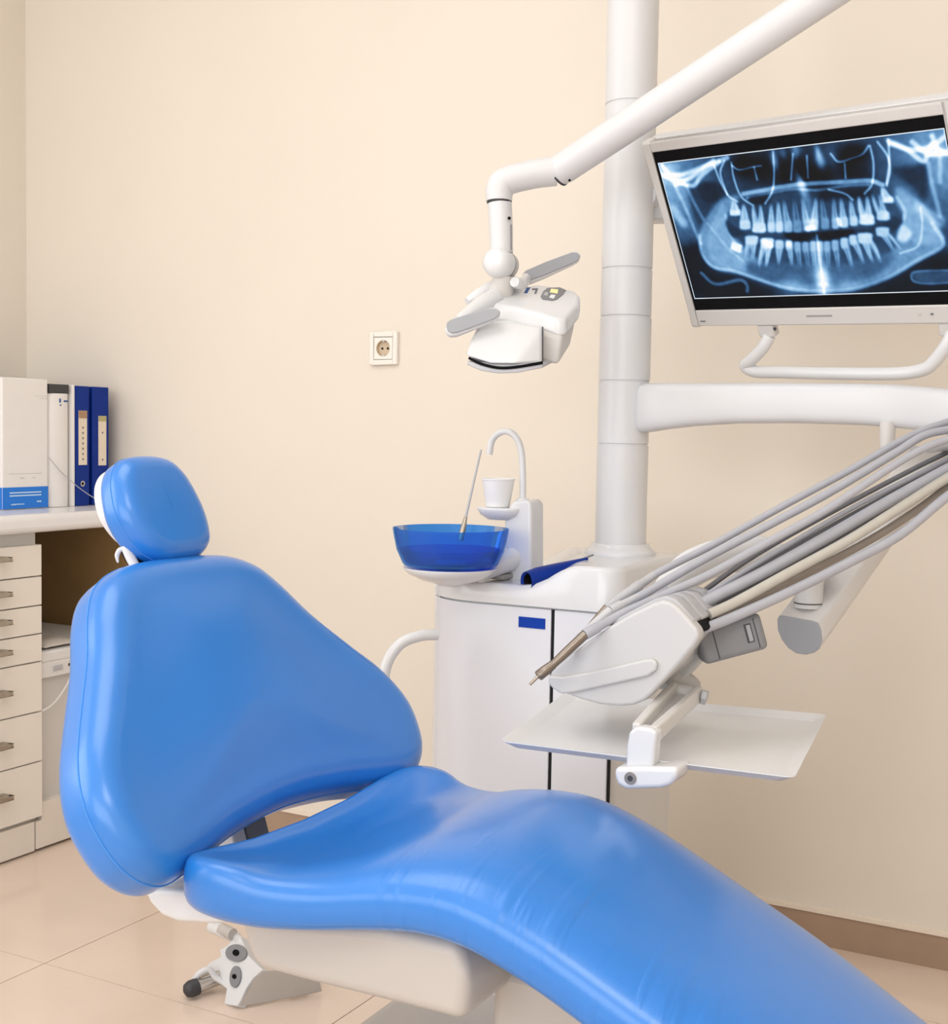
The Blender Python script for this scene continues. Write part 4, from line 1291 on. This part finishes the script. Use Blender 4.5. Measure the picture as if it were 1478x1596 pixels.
for a in ((410, 497, 402, 425, 52, .95, 1), (460, 566, 452, 450, 52, .84, 1), (530, 582, 518, 452, 66, .9, 2), (592, 580, 590, 448, 36, .82, 1), (632, 580, 626, 440, 36, .86, 1), (676, 580, 655, 432, 40, .66, 1), (724, 580, 706, 425, 42, .5, 1),
          (772, 574, 748, 425, 38, .7, 1), (806, 570, 815, 420, 40, .80, 1), (862, 564, 846, 420, 40, .52, 1), (914, 562, 905, 420, 34, .68, 1), (957, 556, 942, 420, 38, .80, 1), (1006, 548, 990, 425, 38, .8, 1), (1072, 542, 1052, 410, 74, .93, 2), (1154, 520, 1118, 400, 62, .86, 2), (1178, 432, 1150, 360, 54, 1.0, 1)):
    tooth(*a[:6], True, a[6])
for a in ((492, 606, 480, 722, 62, .84, 2), (570, 618, 548, 752, 64, .94, 2), (632, 628, 628, 738, 40, .8, 1), (722, 636, 736, 768, 30, .62, 1), (762, 636, 778, 768, 30, .58, 1), (800, 634, 808, 765, 28, .56, 1), (836, 634, 836, 765, 28, .58, 1),
          (872, 634, 880, 768, 30, .6, 1), (912, 628, 930, 768, 32, .64, 1), (958, 616, 996, 756, 36, .74, 1), (1002, 602, 1052, 735, 36, .8, 1), (1062, 592, 1118, 728, 72, .86, 2), (1150, 562, 1225, 680, 64, .8, 2)):
    tooth(*a[:6], False, a[6])
tooth(680, 630, 694, 748, 32, .8, False)
blob(679, 643, 16, 16, .35)
poly([(395, 630), (445, 650), (435, 690), (385, 668)], 1.0, 3, smooth=False)
poly([(1230, 580), (1255, 545), (1300, 590), (1270, 630), (1225, 625)], .86, 8)
stroke([(800, 560), (775, 566)], 20, .5, 8); stroke([(935, 545), (930, 520)], 16, .4, 6); stroke([(560, 632), (590, 650)], 26, .3, 8)
# spine shadow and lower features
stroke([(760, 380), (790, 520)], 26, .2, 18); stroke([(815, 640), (840, 780), (855, 890)], 34, .26, 26); stroke([(820, 600), (858, 900)], 5, .3, 5)
blob(850, 810, 40, 40, .35); blob(852, 845, 26, 14, .4); blob(700, 850, 60, 40, .18); blob(980, 845, 60, 40, .14)
stroke([(240, 790), (310, 845), (430, 825), (468, 850), (470, 880)], 10, .28, 8)
stroke([(1478, 835), (1380, 840), (1310, 830), (1298, 800), (1330, 783), (1478, 778)], 8, .34, 6)
poly([(1300, 800), (1340, 785), (1478, 782), (1478, 832), (1340, 838)], .26, 6)
rs = np.random.RandomState(1)
cl_ = blur(rs.rand(CH, CW)-.5, 5)*1.1+blur(rs.rand(CH, CW)-.5, 14)*2.2
I = blur(I, 1)*(1+cl_*1.2)+cl_*.12+.015
I += (rs.rand(CH, CW)-.5)*.02
I = np.clip(I, 0, 1.15)
stops = np.array([0, .12, .25, .4, .55, .7, .85, 1.0, 1.15])
cols = np.array([(2, 5, 10), (8, 24, 42), (30, 62, 96), (66, 112, 158), (112, 162, 208), (156, 200, 236), (200, 228, 250), (240, 250, 255), (255, 255, 255)])/255.0
rgb = np.stack([np.interp(I, stops, cols[:, k]) for k in range(3)], -1)
bw = 3
rgb[:bw] = rgb[-bw:] = (.93, .97, 1)
rgb[:, :bw] = rgb[:, -bw:] = (.88, .94, 1)
img = bpy.data.images.new('xray', CW, CH)
buf = np.ones((CH, CW, 4), np.float32)
buf[..., :3] = rgb[::-1]
img.pixels.foreach_set(buf.ravel())
img.update()
img.pack()
xm = bpy.data.materials.new('xray_screen')
xm.use_nodes = True
nt = xm.node_tree
b = nt.nodes['Principled BSDF']
b.inputs['Base Color'].default_value = (0.01, 0.01, 0.01, 1)
b.inputs['Roughness'].default_value = 0.5
b.inputs['Specular IOR Level'].default_value = 0.08
ti = nt.nodes.new('ShaderNodeTexImage')
ti.image = img
uvn = nt.nodes.new('ShaderNodeUVMap')
nt.links.new(uvn.outputs['UV'], ti.inputs['Vector'])
nt.links.new(ti.outputs['Color'], b.inputs['Emission Color'])
b.inputs['Emission Strength'].default_value = 1.0
me = bpy.data.meshes.new('xray_picture')
o0 = origin_of(mon)
quad = [MS(U0, V1, .0018), MS(U1, V1, .0018), MS(U1, V0, .0018), MS(U0, V0, .0018)]
me.from_pydata([tuple(p-o0) for p in quad], [], [(0, 1, 2, 3)])
uvl = me.uv_layers.new(name='UVMap')
for i, c in enumerate(((0, 0), (1, 0), (1, 1), (0, 1))):
    uvl.data[i].uv = c
me.materials.append(xm)
xo = bpy.data.objects.new('xray_picture', me)
COL.objects.link(xo)
xo.parent = mon
xo['label'] = 'blue-toned panoramic tooth x-ray on the screen'
# handle below the monitor
hpts = [MS(.132, .335, -.004), MS(.120, .352, .006), MS(.098, .370, .012), MS(.082, .382, .014), MS(.10, .393, .014), MS(.15, .3935, .014), MS(.25, .394, .014), MS(.36, .392, .014), MS(.405, .384, .014), MS(.425, .370, .012), MS(.446, .345, .004), MS(.452, .332, -.004)]
obj('handle', tube(hpts, .0105, 16, sm=6), 'white_gloss', mon, angle=180)
for uu in (.132, .450):
    obj('handle_mount', mbox(uu-.017, uu+.014, .3125, .336, -.016, .002), 'warm_plastic', mon, bevel=.004)
obj('mount_screw', tube([MS(.150, .319, .0015), MS(.150, .319, .0032)], .0028, 12), 'dark_grey', mon)
bx0, bx1 = D(1003, 276, 2.285), D(1040, 346, 2.285)
mb = obox((bx0+bx1)/2, CR*(.021), CU*.0385, CF*.022)
obj('wall_bracket', mb, 'white_plastic', mon, bevel=.004)
obj('bracket_tube', tube([(bx0+bx1)/2+CF*.0, V(PX+.03, PYY, ((bx0+bx1)/2)[2])], .02, 14), 'white_plastic', mon)

# ------------------------------------------------------------------ operating lamp
LD = 2.12
lamp = thing('operating_lamp', D(800, 520, LD), 'white overhead operating lamp with grey handles on a jointed arm', 'lamp')
def LP(x, y, d=0.0):
    return D(x, y, LD+d)
# long arm
A, B = D(871, 267, 2.12), D(1420, -95, 1.80)
obj('long_arm', tube([A, A+(B-A)*.02, A+(B-A)*.35, B], [.0235, .0252, .0255, .0255], 28), 'white_plastic', lamp, angle=60)
adir = (B-A)/np.linalg.norm(B-A)
ZT2 = 2.42
obj('arm_joint', lathe(B-V(0, 0, .035), [(0, 0), (.028, 0), (.032, .005), (.032, .07), (.028, .075), (0, .075)], 28, cap0=False, cap1=False), 'white_plastic', lamp, angle=50)
obj('arm_post', tube([B+V(0, 0, .03), V(B[0], B[1], ZT2)], .018, 20), 'white_plastic', lamp)
obj('top_bar', tube([V(B[0], B[1], ZT2-.005), V(PX+.05, PYY-.02, ZT2-.005)], .022, 20), 'white_plastic', lamp)
obj('pole_collar', lathe((PX, PYY, ZT2-.04), [(PR+.0005, 0), (PR+.012, 0), (PR+.012, .07), (PR+.0005, .07)], 36, cap0=False, cap1=False), 'white_plastic', lamp, angle=50)
obj('arm_seam', tube([A-adir*.003, A-adir*.0003], [.0248, .0248], 28), 'dark_grey', lamp)
obj('arm_screw', tube([D(888, 281, 2.085), D(888, 281, 2.083)], .0022, 10), 'black', lamp)
# elbow
elb = [LP(866, 267), LP(835, 271), LP(800, 279), LP(784, 286), LP(778.5, 299), LP(778, 314)]
obj('elbow', tube(elb, [.0235, .0230, .0228, .0232, .0225, .0212], 24, sm=6), 'white_plastic', lamp, angle=60)
obj('elbow_seam', tube([LP(778.5, 314.5), LP(778.5, 317)], .0200, 24), 'dark_grey', lamp)
obj('drop_tube', tube([LP(779, 317), LP(781, 355), LP(782, 395)], [.0196, .0192, .0185], 24), 'white_plastic', lamp)
obj('tube_screw', tube([LP(794, 340, -.0165), LP(794, 340, -.0185)], .0026, 10), 'black', lamp)
obj('tube_slot', tube([LP(797, 350, -.012), LP(797, 390, -.012)], .0011, 6), 'mid_grey', lamp)
kx = V(*(CR*.80-CF*.0+CU*-.02)); kx = CR*0.42-CF*0.88; kx /= np.linalg.norm(kx)
ball = LP(776, 411)
pv_ax = CR*0.45+CF*0.89
pv_ax /= np.linalg.norm(pv_ax)
obj('joint_knuckle', lathe(LP(780, 411), [(0, -.028), (.014, -.027), (.022, -.020), (.0245, -.010), (.0245, .006), (0, .006)], 28, pv_ax, False, False), 'white_gloss', lamp, angle=50)
obj('joint_seam', lathe(LP(780, 411), [(.0235, .006), (.0240, .006), (.0240, .009), (.0235, .009)], 28, pv_ax, False, False), 'dark_grey', lamp)
obj('joint_knuckle', lathe(LP(780, 411), [(0, .009), (.0235, .009), (.022, .024), (.016, .032), (0, .034)], 28, pv_ax, False, False), 'warm_plastic', lamp, angle=50)
obj('neck', tube([LP(786, 428, .01), LP(783, 445, .015), LP(779, 462, .02)], [.018, .0195, .022], 20, sm=4), 'warm_plastic', lamp, angle=60)
obj('neck_pin', lathe(LP(804, 440, -.004), [(0, -.006), (.008, -.005), (.0095, .0), (.0095, .02), (0, .02)], 18, pv_ax, False, False), 'white_gloss', lamp, angle=50)
# head cover: slab with a flared right end
def slab(px_top, dtop, drop_px, dshift=0.0):
    t_ = [LP(x, y, d) for (x, y), d in zip(px_top, dtop)]
    return t_
top_px = [(741, 471), (748, 461), (770, 456), (800, 452), (835, 443), (852, 445), (897, 453), (905, 461), (902, 474), (882, 497), (868, 497), (840, 487), (805, 479), (770, 474)]
top_d = [-.04, 0, .05, .07, .08, .08, .05, .035, .0, -.07, -.075, -.065, -.055, -.045]
tp = [LP(x, y, d) for (x, y), d in zip(top_px, top_d)]
# plane through the points: thickness direction = down in the lamp's own frame
e1 = tp[9]-tp[0]; e2 = tp[6]-tp[9]
ln = np.cross(e1, e2); ln /= np.linalg.norm(ln)
if ln @ CU < 0: ln = -ln
c0 = np.mean(tp, axis=0)
tp = [PN(x, y, c0, ln) for x, y in top_px]
LDN = -CU*.97-CF*.12
LDN /= np.linalg.norm(LDN)
cov = obj('head_cover', prism(tp, LDN*.028), 'white_gloss', lamp, bevel=.006, seg=4)
# lower housing, set in slightly
lo_px = [(750, 478), (800, 462), (850, 455), (898, 466), (896, 476), (876, 499), (835, 490), (790, 482)]
lo = [PN(x, y, c0, ln)+LDN*.026 for x, y in lo_px]
low2 = [p+LDN*h for p, h in zip(lo, (.040, .046, .050, .040, .044, .052, .050, .044))]
cl = np.mean(low2, axis=0)
low2 = [cl+(p-cl)*.84 for p in low2]
obj('housing', loft([lo, low2]), 'warm_plastic', lamp, bevel=.006, seg=3)
# front hood
hood_f = [(748, 502), (793, 500), (847, 510), (804, 567), (764, 566), (726, 554), (732, 534)]
nh = (-CF*.72+CU*.62-CR*.1); nh /= np.linalg.norm(nh)
hc0 = LP(790, 505, -.075)
hf = [PN(x, y, hc0, nh) for x, y in hood_f]
hb_ = [LP(x, y, -.075+.075) for x, y in [(752, 498), (846, 505), (846, 563), (775, 568), (735, 556)]]
hood_pts = hf + [PN(847, 564, hc0, nh) + CF*.022] + hb_
def hull(pts):
    bm = bmesh.new()
    for p in pts: bm.verts.new([float(c) for c in p])
    r = bmesh.ops.convex_hull(bm, input=bm.verts)
    bmesh.ops.dissolve_limit(bm, angle_limit=math.radians(4), verts=bm.verts, edges=bm.edges)
    bm.verts.ensure_lookup_table()
    bm.verts.index_update()
    v = [np.array(q.co) for q in bm.verts]
    f = [[q.index for q in fc.verts] for fc in bm.faces]
    bm.free()
    return v, f
obj('lens_hood', hull(hood_pts), 'white_gloss', lamp, bevel=.006, seg=4)
# dark lens rim under the hood
rim_px = [(731, 555), (750, 564), (776, 570), (804, 569), (846, 562)]
rp = [PN(x, y, hc0, nh)-nh*.004 for x, y in rim_px]
obj('lens_rim', tube(rp, .0022, 8, sm=5), 'black', lamp)
rp2 = [PN(x, y, hc0, nh)-nh*.006 for x, y in [(728, 559), (750, 568), (776, 572), (806, 571), (846, 563)]]
lens_pts = rp2 + [LP(846, 562, .0), LP(868, 556, .0), LP(780, 566, .01), LP(738, 556, .0)]
obj('lens_frame', hull(lens_pts + [p+LDN*.0055 for p in lens_pts]), 'light_grey', lamp, bevel=.0015, seg=2)
obj('hood_seam', tube([PN(846, 510, hc0, nh)+nh*.0004, PN(846, 563, hc0, nh)+nh*.0004], .0011, 6), 'dark_grey', lamp)
# panel on top
def on_top(pts, h):
    return prism([PN(x, y, c0, ln)+ln*.0003 for x, y in pts], ln*h)
kp = obj('key_panel', on_top([(843, 463), (847, 455), (853, 450), (872, 449), (882, 453), (878, 459), (868, 467), (860, 469), (846, 467)], .0012), 'mid_grey', lamp, label='dark grey key panel')
obj('lit_key', on_top([(857, 457), (859, 452), (870, 453), (869, 459)], .002), 'button_yellow', kp, label='yellow lit key')
obj('key', on_top([(847, 461), (850, 457), (855, 458), (853, 463)], .002), 'light_grey', kp)
obj('key', on_top([(856, 465), (859, 461), (866, 462), (863, 467)], .002), 'paper_white', kp)
obj('printed_mark', on_top([(817, 457), (821, 449), (827, 448), (822, 457)], .0006), 'print_blue', lamp)
obj('printed_mark', on_top([(830, 450), (839, 450), (836, 458), (833, 458), (835, 452), (829, 452)], .0006), 'print_grey', lamp)
# handles
def bar_handle(px_, d, th, m, name, lab):
    n_ = -CF*.9+CU*.25; n_ /= np.linalg.norm(n_)
    q0_ = LP(px_[0][0], px_[0][1], d)
    pts = [PN(x, y, q0_, n_) for x, y in px_]
    h = obj(name, prism(pts, -n_*th), 'white_gloss', lamp, bevel=.004, seg=3)
    cpx = np.mean(np.array(px_), axis=0)
    inner_px = [tuple(cpx+(np.array(p)-cpx)*np.array([.955, .86])) for p in px_]
    obj('grip_pad', prism([PN(x, y, q0_, n_)+n_*.0004 for x, y in inner_px], n_*.0025), m, h, bevel=.001, seg=2, label='grey grip pad')
    return h
bar_handle([(694, 512), (695, 504), (701, 499), (730, 489), (765, 479), (775, 479), (781, 484), (779, 492), (771, 498), (735, 513), (712, 522), (702, 523), (696, 519)], -.10, .012, 'grey_plastic', 'handle', '')
bar_handle([(811, 432), (817, 424), (850, 408), (892, 391), (901, 391), (906, 397), (903, 405), (893, 411), (850, 431), (826, 441), (815, 440)], .11, .012, 'grey_plastic', 'handle', '')
obj('handle_stem', tube([LP(716, 503, -.085), LP(733, 490, -.06), LP(752, 478, -.03), LP(770, 468, .0)], [.011, .0135, .017, .018], 18, sm=4), 'white_gloss', lamp, angle=60)
obj('handle_stem', tube([LP(820, 434, .105), LP(812, 446, .07), LP(800, 458, .03)], [.009, .011, .012], 16, sm=4), 'white_gloss', lamp, angle=60)
obj('head_shoulder', tube([LP(728, 470, .0), LP(745, 462, .01), LP(765, 452, .03), LP(782, 444, .05)], [.006, .012, .014, .012], 16, sm=4), 'white_gloss', lamp, angle=60)
